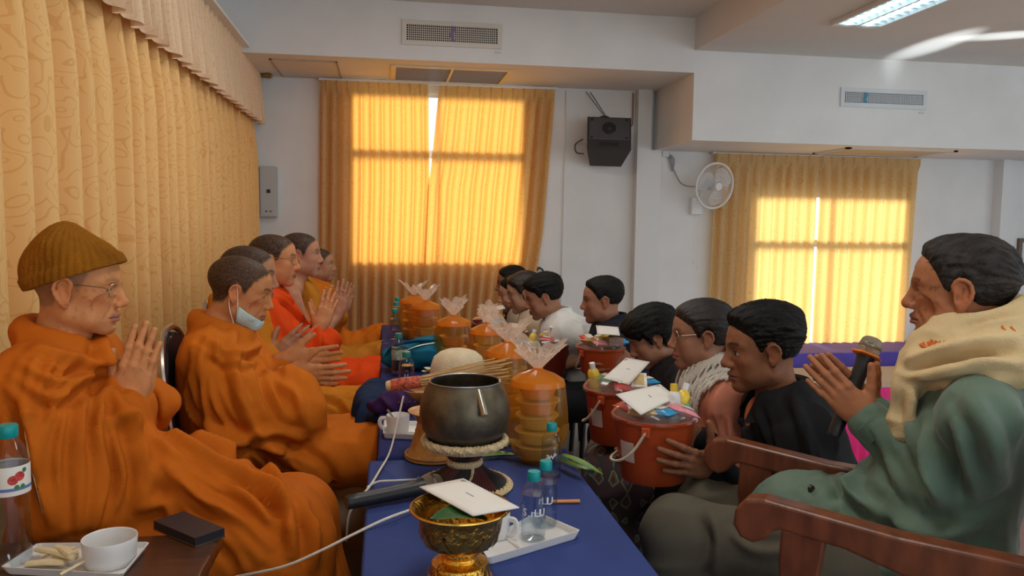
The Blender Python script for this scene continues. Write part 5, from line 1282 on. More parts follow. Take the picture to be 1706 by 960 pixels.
# --- gold pedestal bowl
gb = on(766, 978); gx, gy = gb[0], gb[1]+.0
t = thing('pedestal_bowl', 'embossed gold pedestal bowl holding leaves at the near table end', 'bowl', (gx, gy, TZ))
fl_ = lambda a, z: 1+.035*abs(math.sin(a*6))*(1 if .075 < z < .135 else 0)
MB().lathe([(.0, .0), (.062, 0), (.064, .006), (.061, .012), (.060, .018), (.055, .022), (.053, .040), (.051, .048), (.034, .054), (.031, .060), (.034, .066), (.038, .068), (.038, .072), (.030, .074)], 48).build('foot', m_gold, t, True)
MB().lathe([(.030, .073), (.050, .078), (.064, .090), (.071, .108), (.074, .128), (.078, .138), (.088, .146), (.090, .150), (.087, .151), (.078, .143), (.070, .128), (.066, .108), (.058, .094), (.0, .085)], 72, wob=fl_).build('basin', m_gold, t, True)
mb = MB(); mb.tube([(.089*math.cos(a), .089*math.sin(a), .150) for a in np.linspace(0, 2*math.pi, 49)], .0028, 8, caps=False); mb.build('rim', m_gold2, t, True)
for k in range(12):
    a = 2*math.pi*k/12; c, s = math.cos(a), math.sin(a); V = [(c*.066-s*w*.014, s*.066+c*w*.014, .088) for w in (-1, 1)]+[(c*.0765, s*.0765, .118), (c*.072, s*.072, .096)]
    MB().add(V, [(0, 3, 2), (3, 1, 2), (0, 1, 3)]).build('petal', m_gold2, t)
for k in range(10):
    a = 2*math.pi*k/10; c, s = math.cos(a), math.sin(a); V = [(c*.0605-s*w*.013, s*.0605+c*w*.013, .021) for w in (-1, 1)]+[(c*.056, s*.056, .044), (c*.0605, s*.0605, .030)]
    MB().add(V, [(0, 3, 2), (3, 1, 2), (0, 1, 3)]).build('foot_petal', m_gold2, t)
m_leafd = mat('dark green leaf', (.025, .10, .015), .4, var=.25, vscale=30); m_leaf = mat('fresh green leaf', (.11, .24, .03), .45, var=.25, vscale=25)
mb = MB(); V = []
for i in range(9):
    u = i/8; w = .034*math.sin(math.pi*u)**.7+.001; row = [(gx-.055+.10*u, gy-.020+w*v-.01*u, TZ+.132+.014*math.sin(math.pi*u)+.006*abs(v)-.0) for v in (-1, -.5, 0, .5, 1)]; V.append(row)
o = mb.grid(V).build('betel_leaf', m_leafd, None, True); tag(o, 'dark green leaf lying inside the gold pedestal bowl', 'leaf')
# --- envelopes
m_env = mat('white envelope', (.78, .74, .68), .7, bump=.05, bscale=30); m_ink = mat('grey print', (.25, .25, .27), .7)
def envelope(label, c4, marks=True, th=.0022):
    """c4: four corner points, in order"""
    c4 = [np.array(c, float) for c in c4]; n = nrm(np.cross(c4[1]-c4[0], c4[3]-c4[0])); n = n if n[2] > 0 else -n
    t = thing('envelope', label, 'envelope', sum(c4)/4, group='white donation envelopes')
    G = 8; P = lambda u, v: (c4[0]*(1-u)+c4[1]*u)*(1-v)+(c4[3]*(1-u)+c4[2]*u)*v+n*.004*math.sin(math.pi*u)*math.sin(math.pi*v)
    V = [P(i/G, j/G) for i in range(G+1) for j in range(G+1)]; V2 = [q-n*th for q in V]; k = (G+1)**2
    Fs = [(i*(G+1)+j, (i+1)*(G+1)+j, (i+1)*(G+1)+j+1, i*(G+1)+j+1) for i in range(G) for j in range(G)]; F2 = [tuple(q+k for q in f[::-1]) for f in Fs]
    B_ = [(i*(G+1), i*(G+1)+k, (i+1)*(G+1)+k, (i+1)*(G+1)) for i in range(G)]+[(i*(G+1)+G, (i+1)*(G+1)+G, (i+1)*(G+1)+G+k, i*(G+1)+G+k) for i in range(G)]+[(j, j+1, j+1+k, j+k) for j in range(G)]+[(G*(G+1)+j, G*(G+1)+j+k, G*(G+1)+j+1+k, G*(G+1)+j+1) for j in range(G)]
    mesh('paper', V+V2, Fs+F2+B_, m_env, t, True, True)
    if marks:
        for (u0, u1, v0, v1, bend) in ((.05, .13, .06, .14, 0), (.45, .60, .48, .50, 1)):
            q = [P(u0, v0)+n*.0006, P(u1, v0)+n*.0006, P(u1 if bend else (u0+u1)/2, v1)+n*.0006, P(u0, v1)+n*.0006]
            mesh('print', q, [(0, 1, 2, 3)], m_ink, t, False, True)
    return t
envelope('large white envelope lying across the gold pedestal bowl', [atz(772, 797, TZ+.155), atz(865, 845, TZ+.158), atz(788, 859, TZ+.153), atz(699, 811, TZ+.162)])
# --- alms bowl on its woven stand
ab = on(775, 815); ax_, ay_ = ab[0], ab[1]+.02
m_bowl = mat('worn black iron', (.13, .105, .068), .42, metal=.75, var=.35, vscale=26, bump=.06, bscale=90)
st = thing('bowl_stand', 'black and maroon woven stand with cream rope under the alms bowl', 'stand', (ax_, ay_, TZ))
m_cord = mat('maroon cord', (.085, .018, .016), .6); m_cordk = mat('black cord', (.015, .013, .012), .6); m_rope = mat('cream rope', (.66, .50, .28), .8, bump=.5, bscale=200)
n = 72
for part, z0, z1, r0, r1 in (('lower_cord', .008, .062, .112, .034), ('upper_cord', .066, .106, .034, .080)):
    for par, mm in ((0, m_cord), (1, m_cordk)):
        mb = MB()
        for k in range(n):
            if (k//9) % 2 != par: continue
            a = 2*math.pi*k/n; b = a+.5
            pts = []
            for u in np.linspace(0, 1, 5):
                r = r0+(r1-r0)*u-.010*math.sin(math.pi*u); aa = a+(b-a)*u; pts.append((r*math.cos(aa), r*math.sin(aa), z0+(z1-z0)*u))
            mb.tube(pts, .0030, 5, caps=False)
        mb.build(part, mm, st, True)
    MB().lathe([(r0-.006, z0), ((r0+r1)/2-.016, (z0+z1)/2), (r1-.006, z1)], 32).build('core', m_cordk, st, True)
def ropering(r, z, rad, nm='rope', m=None, par=st, tw=20):
    mb = MB()
    for ph in (0, math.pi):
        mb.tube([((r+rad*.55*math.cos(tw*a+ph))*math.cos(a), (r+rad*.55*math.cos(tw*a+ph))*math.sin(a), z+rad*.55*math.sin(tw*a+ph)) for a in np.linspace(0, 2*math.pi, 161)], rad*.75, 6, caps=False)
    return mb.build(nm, m or m_rope, par, True)
ropering(.110, .008, .0065); ropering(.118, .006, .004); ropering(.036, .064, .008); ropering(.100, .120, .0085, tw=34); ropering(.092, .110, .0045, tw=34); ropering(.084, .104, .0035, tw=34)
MB().tube(bez([(.036*math.cos(-1.1), .036*math.sin(-1.1), .064), (.055*math.cos(-1.35), .055*math.sin(-1.35), .04), (.100*math.cos(-1.7), .100*math.sin(-1.7), .012)], 6), .0045, 6).build('tie', m_rope, st, True)
bt = thing('alms_bowl', 'worn black iron alms bowl open at the top', 'bowl', (ax_, ay_, TZ+.106))
R = .113
MB().lathe([(.0, .004), (.05, .0), (.085, .016), (.106, .046), (R, .082), (.110, .112), (.100, .142), (.090, .158), (.088, .163), (.085, .162), (.086, .156), (.096, .140), (.106, .112), (.109, .082), (.102, .048), (.08, .020), (.0, .008)], 64).build('vessel', m_bowl, bt, True)
mb = MB(); mb.tube([(.088*math.cos(a), .088*math.sin(a), .163) for a in np.linspace(0, 2*math.pi, 49)], .0022, 8, caps=False); mb.build('rim', mat('steel rim', (.32, .32, .33), .3, metal=.9), bt, True)
m_steel = mat('dull steel', (.34, .31, .25), .3, metal=.9)
zb_ = TZ+.118; p0 = at(797, 652, ay_-.080); p1 = at(808, 694, ay_-.127)
o = MB().tube([p0, p0+(p1-p0)*.97, p1], [.0095, .0095, .0090], 16).build('metal_tube', m_steel, None, True); tag(o, 'short dull steel tube hooked over the alms bowl rim', 'tube')
# --- white cotton cord
m_str = mat('white cotton cord', (.80, .74, .64), .85, bump=.4, bscale=400)
zc = TZ+.014
pts = [on(390, 962, .50), on(470, 945, .56), on(530, 920, .60), on(590, 890, .635), on(640, 866, zc), on(688, 848, zc)]
o = MB().tube(bez(pts, 8), .0030, 7).build('cotton_cord', m_str, None, True); tag(o, 'white cotton cord hanging from the table towards the elderly monk', 'cord')
pts = [at(672, 660, 2.28), at(663, 700, 2.25), on(650, 752, zc), on(632, 785, zc), on(615, 812, zc), on(606, 850, zc-.03)+np.array([-.03, 0, 0]), on(604, 900, zc-.15)+np.array([-.04, 0, 0])]
o = MB().tube(bez(pts, 8), .0028, 7).build('cotton_cord', m_str, None, True); tag(o, 'white cotton cord trailing down from the stick bundle', 'cord')
o = MB().tube(bez([on(612, 812, zc), on(630, 803, zc), on(660, 801, zc), on(700, 799, zc), on(716, 798, zc)], 8), .0028, 7).build('cotton_cord', m_str, None, True); tag(o, 'short white cord lying behind the black microphone', 'cord')
# --- microphones
def microphone(label, tail, head, ring=None, L=1.0, neckc=None):
    tail = np.array(tail); head = np.array(head); u = nrm(head-tail); D = np.linalg.norm(head-tail)
    t = thing('microphone', label, 'microphone', tail)
    b = head-u*.045
    MB().tube([tail, tail+u*.004, tail+u*.03, b-u*.03, b-u*.012, b], [.014, .0165, .0170, .0190, .0215, .0230], 18).build('body', m_black, t, True, True)
    mb = MB(); n = 12; mb.tube([b+u*.048*(1-math.cos(math.pi*i/n))/2*1.0+0*u for i in range(n+1)], [.0225+.0045*math.sin(math.pi*i/n) if i < n*.6 else .0270*math.sqrt(max(0, 1-((i/n-.5)/.52)**2)) for i in range(n+1)], 22)
    m_gr_ = bpy.data.materials.get('mic grille')
    if m_gr_ is None:
        m_gr_ = mat('mic grille', (.50, .44, .34), .35, metal=.9, bump=1.0, bscale=520)
    mb.build('grille', m_gr_, t, True, True)
    mb = MB(); mb.tube([b+u*.020, b+u*.025], [.0278, .0278], 22); mb.build('band', m_steel, t, True, True)
    if ring:
        mb = MB(); r0 = b-u*.004; mb.tube([r0, r0+u*.002, r0+u*.006, r0+u*.008], [.024, .038, .038, .024], 6); mb.build('ring', mat('orange plastic ring', (.85, .22, .02), .4), t, False, True)
    return t
mt = on(577, 838, TZ+.02); mh = on(733, 806, TZ+.026)
microphone('black microphone lying on the blue cloth', mt, mh)
microphone('microphone with orange ring held by the old man', at(1388, 728, 1.735), at(1455, 565, 1.765), ring=True)
o = MB().tube([on(699, 812, TZ+.03), on(697, 795, TZ+.045)], [.0045, .0035], 6).build('pen', mat('blue plastic', (.02, .12, .38), .4), None, True); tag(o, 'small blue plastic stick beside the lying microphone', 'pen')
o = MB().tube([on(918, 836, TZ+.006), on(966, 835, TZ+.006)], .0042, 8).build('pencil', mat('orange lacquer', (.78, .28, .08), .4), None, True); tag(o, 'orange pencil on the blue cloth beside the bottles', 'pencil')
# --- water bottles
m_pet = thin_glass('clear plastic', (.93, .95, .96), 1.4, .05)
m_water = thin_glass('water', (.90, .94, .97), 1.33, .02)
m_teal = mat('teal cap', (.0, .30, .30), .4); m_capg = mat('green cap', (.02, .20, .16), .4); m_lbl = mat('white print', (.85, .86, .87), .6)
def text_part(txt, size, m, parent, loc, rot, name='lettering', ext=.0003):
    cu = bpy.data.curves.new(name, 'FONT'); cu.body = txt; cu.size = size; cu.align_x = 'CENTER'; cu.align_y = 'CENTER'; cu.extrude = ext; cu.resolution_u = 2
    tmp = bpy.data.objects.new(name, cu); COL.objects.link(tmp); dg = bpy.context.evaluated_depsgraph_get(); me = bpy.data.meshes.new_from_object(tmp.evaluated_get(dg)); bpy.data.objects.remove(tmp); bpy.data.curves.remove(cu)
    o = bpy.data.objects.new(name, me); me.materials.clear(); me.materials.append(m); COL.objects.link(o); o.parent = parent; o.location = loc; o.rotation_euler = rot; return o
def bottle(label, x, y, z, H=.135, r=.026, cap_=m_teal, print_=None, level=.75, band=None):
    t = thing('water_bottle', label, 'bottle', (x, y, z), group='plastic water bottles'); k = H/.135; q = r
    prof = [(.0, .003), (q*.8, 0), (q, .006*k), (q, .014*k), (q*.96, .018*k), (q, .022*k), (q*.97, .030*k), (q, .034*k), (q, .078*k), (q*.97, .082*k), (q, .088*k), (q*.96, .098*k), (q*.72, .110*k), (q*.46, .117*k), (q*.44, .122*k)]
    MB().lathe(prof, 26).build('shell', m_pet, t, True)
    wp = [(.0, .0045)]+[(a*.95, b+.001) for a, b in prof[1:] if b < level*H*.9]; wp += [(wp[-1][0], level*H*.9), (0, level*H*.9)]
    MB().lathe(wp, 22).build('water', m_water, t, True)
    MB().lathe([(q*.50, .117*k), (q*.52, .119*k), (q*.52, .133*k), (q*.48, .1355*k), (0, .1355*k)], 24, wob=lambda a, z: 1+.012*math.cos(a*22)).build('cap', cap_, t, True)
    if band:
        MB().lathe([(q*1.01, .052*k), (q*1.012, .053*k), (q*1.012, .083*k), (q*1.01, .084*k)], 30).build('label_band', band, t, True)
    if print_:
        a = math.atan2(-y, -x)             # facing the camera
        for i, ch in enumerate(print_):
            b = a+(i-(len(print_)-1)/2)*.36
            text_part(ch, .022*k, m_lbl, t, (q*1.02*math.cos(b), q*1.02*math.sin(b), .058*k), (math.pi/2, 0, b+math.pi/2), 'lettering')
    return t
def bo(label, px, py, z=TZ, **k): q = on(px, py, z); return bottle(label, q[0], q[1], z, **k)
bo('front water bottle with teal cap standing on the white tray', 888, 896, TZ+.006, print_='S.nUU', H=.142)
bo('water bottle with teal cap just behind the front one on the tray', 908, 874, TZ+.006, print_='nUU', H=.142)
q = on(918, 794); bottle('teal capped water bottle standing before the tallest orange food carrier', q[0], q[1], TZ, print_='aw*', H=.142)
bo('teal capped water bottle standing beside the blue bag handles', 677, 655, TZ+.006, H=.16, r=.030, cap_=m_capg, print_='||')
bo('taller water bottle with printed band leaning against the blue bag', 664, 625, TZ+.006, H=.18, r=.030, cap_=m_capg, band=mat('green red print', (.30, .38, .30), .5, var=.5, vscale=60))
bo('small water bottle behind the blue bag, left of a pair', 681, 556, TZ+.006, H=.15, r=.030)
bo('small water bottle behind the blue bag, right of a pair', 697, 562, TZ+.006, H=.15, r=.030)
bo('water bottle before the curtain, nearest of three at the far end', 658, 565, TZ+.006, H=.17, r=.030)
bo('water bottle before the curtain, middle of three at the far end', 660, 550, TZ+.006, H=.17, r=.030)
bo('water bottle before the curtain, farthest of three at the far end', 662, 540, TZ+.006, H=.17, r=.030)
# big bottle at the elderly monk's elbow
q = on(22, 940, SZ)
t = thing('water_bottle', 'large ribbed water bottle with flowered label on the side table', 'bottle', (q[0], q[1], SZ), group='plastic water bottles')
r = .034; prof = [(.0, .004), (r*.8, 0), (r, .008)]+[(r*(1 if i % 2 else .955), .014+.0085*i) for i in range(15)]+[(r, .145), (r, .195), (r*.97, .205), (r*.80, .228), (r*.5, .245), (r*.44, .252)]
MB().lathe(prof, 32).build('shell', m_pet, t, True)
MB().lathe([(.0, .006)]+[(a*.95, b) for a, b in prof[1:] if b < .20]+[(0, .2)], 26).build('water', m_water, t, True)
MB().lathe([(r*.48, .247), (r*.52, .249), (r*.52, .268), (r*.48, .271), (0, .271)], 28, wob=lambda a, z: 1+.012*math.cos(a*24)).build('cap', m_teal, t, True)
lb = MB().lathe([(r*1.01, .142), (r*1.015, .143), (r*1.015, .196), (r*1.01, .197)], 36).build('label_band', mat('cream label', (.80, .76, .68), .6), t, True)
a0 = math.atan2(-q[1], -q[0])
def on_label(mb, b, z, R_, n=14, f=1.0):
    V = [(r*1.025*math.cos(a0+b), r*1.025*math.sin(a0+b), z)]+[(r*1.025*math.cos(a0+b+R_*math.cos(a)/r), r*1.025*math.sin(a0+b+R_*math.cos(a)/r), z+f*R_*math.sin(a)) for a in np.linspace(0, 2*math.pi, n, endpoint=False)]
    return mb.add(V, [(0, 1+i, 1+(i+1) % n) for i in range(n)])
mr_ = mat('red flower print', (.55, .05, .04), .6, var=.6, vscale=300); mg_ = mat('green leaf print', (.05, .20, .06), .6); mu_ = mat('blue ribbon print', (.12, .18, .42), .6)
for (b, z) in ((.15, .172), (.48, .178)): o = on_label(MB(), b, z, .009).build('flower_print', mr_, t)
for (b, z) in ((.75, .188), (.62, .158), (.32, .158)): on_label(MB(), b, z, .0045).build('leaf_print', mg_, t)
MB().lathe([(r*1.018, .151), (r*1.02, .152), (r*1.02, .156), (r*1.018, .157)], 36).build('ribbon_print', mu_, t, True)
# --- trays and cups
m_mel = mat('white melamine', (.74, .72, .70), .3, spec=.5)
def tray(label, corners, z, h=.018):
    c = [np.array(on(x, y, z+h)) for x, y in corners]; c = [np.array([p[0], p[1], 0]) for p in c]; ce = sum(c)/4
    t = thing('tray', label, 'tray', (ce[0], ce[1], z), group='white melamine trays')
    def loop(f, dz):
        out = []
        for i in range(4):
            p = ce+(c[i]-ce)*f; a = ce+(c[i-1]-ce)*f; b = ce+(c[(i+1) % 4]-ce)*f
            for u in (.08, .03): out.append(p+(a-p)*u*1.0+(0))
            for u in (.03, .08): out.append(p+(b-p)*u)
        return [(q[0], q[1], z+dz) for q in out]
    rows = [loop(.90, 0), loop(.93, .002), loop(1.0, h), loop(.97, h), loop(.93, .006), loop(.90, .0045)]; n = len(rows[0])
    V = [q for r_ in rows for q in r_]
    Fs = [(j*n+i, j*n+(i+1) % n, (j+1)*n+(i+1) % n, (j+1)*n+i) for j in range(5) for i in range(n)]+[tuple(range(n-1, -1, -1)), tuple(5*n+i for i in range(n))]
    mesh('dish', V, Fs, m_mel, t, False, True)
    # divider ridge across the tray
    a = ce+(c[0]*.62+c[1]*.38-ce)*.9; b = ce+(c[3]*.62+c[2]*.38-ce)*.9
    MB().tube([(a[0], a[1], z+.006), (b[0], b[1], z+.006)], .004, 6).build('divider', m_mel, t, True, True)
    return t
def cup(label, x, y, z, r=.034, h=.055, ang=0.0, handle=True):
    t = thing('cup', label, 'cup', (x, y, z), ang, 'white cups')
    MB().lathe([(.0, .002), (r*.86, 0), (r*.92, .004), (r, h), (r*.985, h+.0015), (r*.95, h), (r*.88, .008), (0, .006)], 36).build('body', m_mel, t, True)
    if handle: MB().tube(bez([(r*.97, 0, h*.82), (r*1.45, 0, h*.80), (r*1.55, 0, h*.5), (r*1.3, 0, h*.22), (r*.94, 0, h*.18)], 6), .0042, 8, flat=1.5).build('handle', m_mel, t, True)
    return t
tray('white divided tray with two bottles at the near table end', [(797, 905), (895, 853), (968, 884), (812, 930)], TZ)
q = on(825, 893, TZ+.006); cup('white cup with handle standing behind the gold pedestal bowl', q[0], q[1], TZ+.005, .031, .052, -.6)
tray('white tray on the dark blue cloth left of the alms bowl', [(638, 722), (640, 700), (705, 702), (705, 725)], TZ+.006)
q = on(663, 719, TZ+.011); cup('white cup with a spoon handle beside the alms bowl', q[0], q[1], TZ+.011, .036, .052, math.radians(178))
o = MB().tube([(q[0]-.01, q[1], TZ+.05), (q[0]-.032, q[1]-.01, TZ+.082)], [.002, .004], 6).build('spoon', m_steel, None, True); tag(o, 'steel spoon handle sticking out of the white cup', 'spoon')
tray('white tray holding wafer rolls on the side table', [(0, 945), (62, 905), (250, 903), (205, 957)], SZ, .016)
q = on(184, 938, SZ+.005); cup('round white cup without handle on the side table tray', q[0], q[1], SZ+.005, .049, .050, 0, False)
m_waf = mat('pale wafer', (.74, .60, .36), .8, bump=.3, bscale=150)
for k, (x0, y0, x1, y1, dz) in enumerate(((63, 915, 125, 930, .020), (45, 940, 110, 938, .010), (95, 912, 120, 925, .026), (70, 925, 125, 915, .016), (80, 935, 130, 920, .012))):
    a = on(x0, y0, SZ+dz); b = on(x1, y1, SZ+dz+.004)
    o = MB().tube([a, (a+b)/2+np.array([0, 0, .003]), b], [.0085, .0095, .0085], 8, flat=.6).build('wafer_roll', m_waf, None, True); tag(o, ('long pale wafer roll lying across the top of the tray pile', 'pale wafer roll at the bottom left of the tray pile', 'short stubby wafer roll topmost on the tray pile', 'pale wafer roll crossing under the long one on the tray', 'pale wafer roll nearest the white cup on the tray')[k], 'wafer', 'wafer rolls')
o = MB().tube([on(100, 958, SZ+.018), on(146, 932, SZ+.024)], .0028, 7).build('wooden_stick', mat('pale stick', (.80, .66, .42), .7), None, True); tag(o, 'thin pale stick resting on the side table tray rim', 'stick')
c4 = [on(256, 868, SZ+.02), on(306, 852, SZ+.02), on(374, 880, SZ+.02), on(325, 897, SZ+.02)]
t = thing('wallet', 'black leather wallet with metal edge on the side table corner', 'wallet', (*(sum(c4)/4)[:2], SZ))
lo_ = [p-np.array([0, 0, .0195]) for p in c4]; mid = [p-np.array([0, 0, .0165]) for p in c4]
m_lea = mat('black leather', (.022, .020, .024), .4, bump=.2, bscale=300)
mesh('cover', mid+c4, [(3, 2, 1, 0), (4, 5, 6, 7), (0, 1, 5, 4), (1, 2, 6, 5), (2, 3, 7, 6), (3, 0, 4, 7)], m_lea, t, False, True)
ce = sum(lo_)/4; l2 = [ce+(p-ce)*1.015 for p in lo_]; m2 = [ce+(p-ce)*1.015+np.array([0, 0, .003]) for p in lo_]
mesh('edge', l2+m2, [(3, 2, 1, 0), (4, 5, 6, 7), (0, 1, 5, 4), (1, 2, 6, 5), (2, 3, 7, 6), (3, 0, 4, 7)], m_steel, t, False, True)
# --- bundle of sticks with wrapped handle
h0 = at(646, 643, 2.30); h1 = at(702, 636, 2.28); e1 = at(848, 614, 2.24)
t = thing('stick_bundle', 'bundle of thin bamboo sticks with red wrapped handle across the bowl', 'bundle', h0)
u = nrm(h1-h0); w1 = nrm(np.cross(u, Z_)); w2 = np.cross(w1, u)
m_stick = mat('bamboo stick', (.62, .40, .17), .7, var=.25, vscale=30); m_wrap = mat('red gold wrap', (.52, .10, .05), .6, var=.6, vscale=90, bump=.6, bscale=160)
MB().tube([h0+u*.012, h0+u*.02, (h0+h1)/2, h1-u*.005, h1], [.017, .0185, .0195, .0185, .016], 16).build('wrapped_handle', m_wrap, t, True, True)
MB().tube([h0-u*.004, h0, h0+u*.014], [.012, .015, .015], 14).build('handle_end', mat('cut bamboo', (.74, .52, .24), .7), t, True, True)
for k in range(34):
    a = 2*math.pi*k*.618; rr = .014*math.sqrt(k/34); st0 = h1-u*.02+(w1*math.cos(a)+w2*math.sin(a))*rr
    en = e1+(w1*math.cos(a)*1.6+w2*math.sin(a)*1.1)*rr*2.4+u*random.uniform(-.04, .012)
    MB().tube([st0, (st0+en)/2+w2*random.uniform(-.004, .004), en], .0019, 5).build('stick', m_stick, t, True, True)
# --- cone of thread, wooden pedestals
tb = on(765, 655, TZ+.006); m_thr = mat('cream thread', (.88, .74, .50), .85, var=.08, vscale=14, bump=.7, bscale=120, stretch=(3, 3, .35))
t = thing('thread_cone', 'large cream cone of sacred thread behind the alms bowl', 'thread', (tb[0], tb[1]+.05, TZ+.006))
MB().lathe([(.0, .0), (.100, 0), (.112, .012), (.112, .05), (.106, .10), (.092, .134), (.07, .152), (.045, .161), (.0, .162)], 40, wob=lambda a, z: 1+.012*math.sin(a*23+z*60)+.01*math.sin(a*7)).build('winding', m_thr, t, True)
mb = MB()
for k in range(22):
    a0 = 2*math.pi*k/22; pts = []
    for i in range(9):
        v = i/8; z = .01+.125*v; R_ = np.interp(z, [0, .012, .05, .09, .12, .138], [.101, .1135, .1135, .1055, .0915, .071]); pts.append((R_*math.cos(a0+.55*v), R_*math.sin(a0+.55*v), z))
    mb.tube(pts, .0013, 4)
mb.build('loose_thread', mat('tan thread', (.60, .44, .24), .85), t, True)  # darker tan threads running over the cone
m_lac = mat('amber lacquer wicker', (.42, .19, .045), .42, var=.2, vscale=40, bump=.3, bscale=120)
q = on(726, 772)
t = thing('wicker_stand', 'amber flared wicker stand standing behind the alms bowl', 'stand', (q[0], q[1]+.055, TZ))
MB().lathe([(.0, .0), (.078, 0), (.082, .004), (.080, .012)]+[(.078-.030*(i/12)**.7+(.0012 if i % 2 else 0), .012+.0075*i) for i in range(13)]+[(.05, .105), (.062, .125), (.075, .135), (.0, .13)], 40).build('basket', m_lac, t, True)
for z in (.006, .014): MB().tube([(.081*math.cos(a), .081*math.sin(a), z) for a in np.linspace(0, 2*math.pi, 41)], .003, 6, caps=False).build('rim', m_lac, t, True)
q = on(690, 690, TZ+.006)
t = thing('wooden_bowl', 'amber wooden offering bowl half hidden behind the alms bowl', 'bowl', (q[0]+.03, q[1]+.06, TZ+.006))
MB().lathe([(.0, 0), (.04, 0), (.042, .006), (.022, .014), (.022, .022), (.05, .034), (.068, .058), (.072, .075), (.068, .075), (.06, .055), (.0, .035)], 36).build('bowl', m_lac, t, True)
# --- bags
def blob(name, label, cat, prims, m, vox=.006, layers=(), parts=()):
    V, Q = isosurf(prims, vox, smooth=2)
    if layers: V = folds(V, Q, layers)
    t = thing(name, label, cat, (V[:, 0].mean(), V[:, 1].mean(), V[:, 2].min())); mesh('bag_body', V, Q, m, t, True, True); return t
z0 = TZ+.006
a = on(690, 622, z0)
m_bag = cloth('turquoise canvas', (.010, .13, .22), .8, .3, .2); m_bagd = cloth('navy canvas', (.012, .028, .075), .8, .3)
P_ = [ell(V3(a[0]+.02, a[1]+.10, z0+.055), (.15, .09, .055), None, .03), ell(V3(a[0]+.05, a[1]+.08, z0+.08), (.09, .07, .05), None, .03), cap(V3(a[0]-.10, a[1]+.08, z0+.06), V3(a[0]+.10, a[1]+.10, z0+.115), .03, .03, .04), rbox(V3(a[0], a[1], z0-.1), (.5, .5, .1), None, .001, .003, 's')]
t = blob('cloth_bag', 'turquoise cloth shoulder bag slumped on the dark blue table', 'bag', P_, m_bag, .006, [(V3(.8, 0, -.3), 20, .016, 303, None, 0)])
MB().tube(bez([V3(a[0]-.12, a[1]+.06, z0+.06), V3(a[0]-.09, a[1]+.02, z0+.115), V3(a[0], a[1]+.03, z0+.135), V3(a[0]+.10, a[1]+.06, z0+.13)], 8), .013, 8, flat=.4).build('strap', m_bag, t, True, True)
MB().tube(bez([V3(a[0]-.05, a[1]+.02, z0+.09), V3(a[0]+.02, a[1]+.03, z0+.115), V3(a[0]+.09, a[1]+.04, z0+.125)], 6), .003, 6).build('zip', m_steel, t, True, True)
b = at(640, 640, 2.9); c = np.array([-.02, 2.85, .52])
t = blob('cloth_bag', 'navy cloth bag hanging over the left table edge', 'bag', [ell(V3(-.035, 3.0, z0-.03), (.065, .30, .05), None, .03), ell(V3(-.075, 2.95, z0-.12), (.045, .24, .12), None, .04)], m_bagd, .008, [(V3(.2, 0, -1), 16, .02, 313, None, 0)])
a = on(652, 690, z0)
t = blob('cloth_bag', 'dark purple embroidered cloth bag left of the alms bowl', 'bag', [ell(V3(a[0]+.03, a[1]+.03, z0+.03), (.075, .055, .042), None, .03), ell(V3(a[0]-.02, a[1]+.05, z0+.02), (.06, .05, .03), None, .03), rbox(V3(a[0], a[1], z0-.1), (.5, .5, .1), None, .001, .003, 's')], cloth('purple velvet', (.045, .016, .085), .7), .006, [(V3(.6, 0, -.5), 22, .014, 323, None, 0)])
for k in range(4):
    x = a[0]+.02+.018*k; MB().tube(bez([V3(x, a[1]-.028, z0+.035), V3(x+.006, a[1]-.030, z0+.048), V3(x+.012, a[1]-.026, z0+.036)], 5), .0016, 5).build('gold_braid', m_gold2, t, True, True)
# --- small flower vase
q = on(713, 640, z0)
t = thing('flower_vase', 'small white pot with yellow white flowers before the blue bag', 'vase', (q[0], q[1], z0))
MB().lathe([(.0, 0), (.018, 0), (.024, .012), (.026, .034), (.024, .035), (.02, .014), (0, .006)], 22).build('pot', mat('violet white glaze', (.52, .48, .66), .35), t, True)
mf = mat('cream petals', (.80, .78, .60), .8); mfy = mat('yellow centre', (.72, .55, .08), .8)
for k in range(4):
    c = V3(.012*math.cos(k*1.7), .012*math.sin(k*1.7), .048+.010*(k % 2)); mb = MB()
    for j in range(10):
        a = 2*math.pi*j/10; d = V3(math.cos(a), math.sin(a), .5); s_ = V3(-math.sin(a), math.cos(a), 0); mb.add([c, c+d*.010+s_*.004, c+d*.017, c+d*.010-s_*.004], [(0, 1, 2, 3)])
    o = mb.build('flower', mf, t); mb = MB(); mb.tube([c-V3(0, 0, .001), c+V3(0, 0, .005)], [.0045, .003], 8); s2 = mb.build('flower_centre', mfy); s2.parent = o
# --- leaves and flowers by the stand
for k, (pts_, w, mm, lab) in enumerate((([(800, 762), (830, 757), (862, 760)], .020, m_leaf, 'broad green leaf lying beside the alms bowl stand'), ([(810, 750), (845, 735), (870, 740)], .014, m_leafd, 'dark green leaf with white buds behind the stand'), ([(935, 758), (965, 770), (1003, 792)], .013, m_leaf, 'pointed green leaf sticking out beyond the right table edge'), ([(930, 764), (960, 778), (990, 786)], .012, m_leafd, 'darker green leaf beneath the pointed one at the table edge'))):
    P_ = bez([on(x, y, TZ+.012+.006*k) for x, y in pts_], 8); V = []
    for i, p in enumerate(P_):
        v = i/(len(P_)-1); d = nrm(P_[min(i+1, len(P_)-1)]-P_[max(i-1, 0)]); s_ = nrm(np.cross(d, Z_)); ww = w*(math.sin(math.pi*(.12+.84*v)))+.001
        V.append([p+s_*ww*f+Z_*(.004*abs(f)) for f in (-1, -.5, 0, .5, 1)])
    o = MB().grid(V).build('leaf', mm, None, True); tag(o, lab, 'leaf')
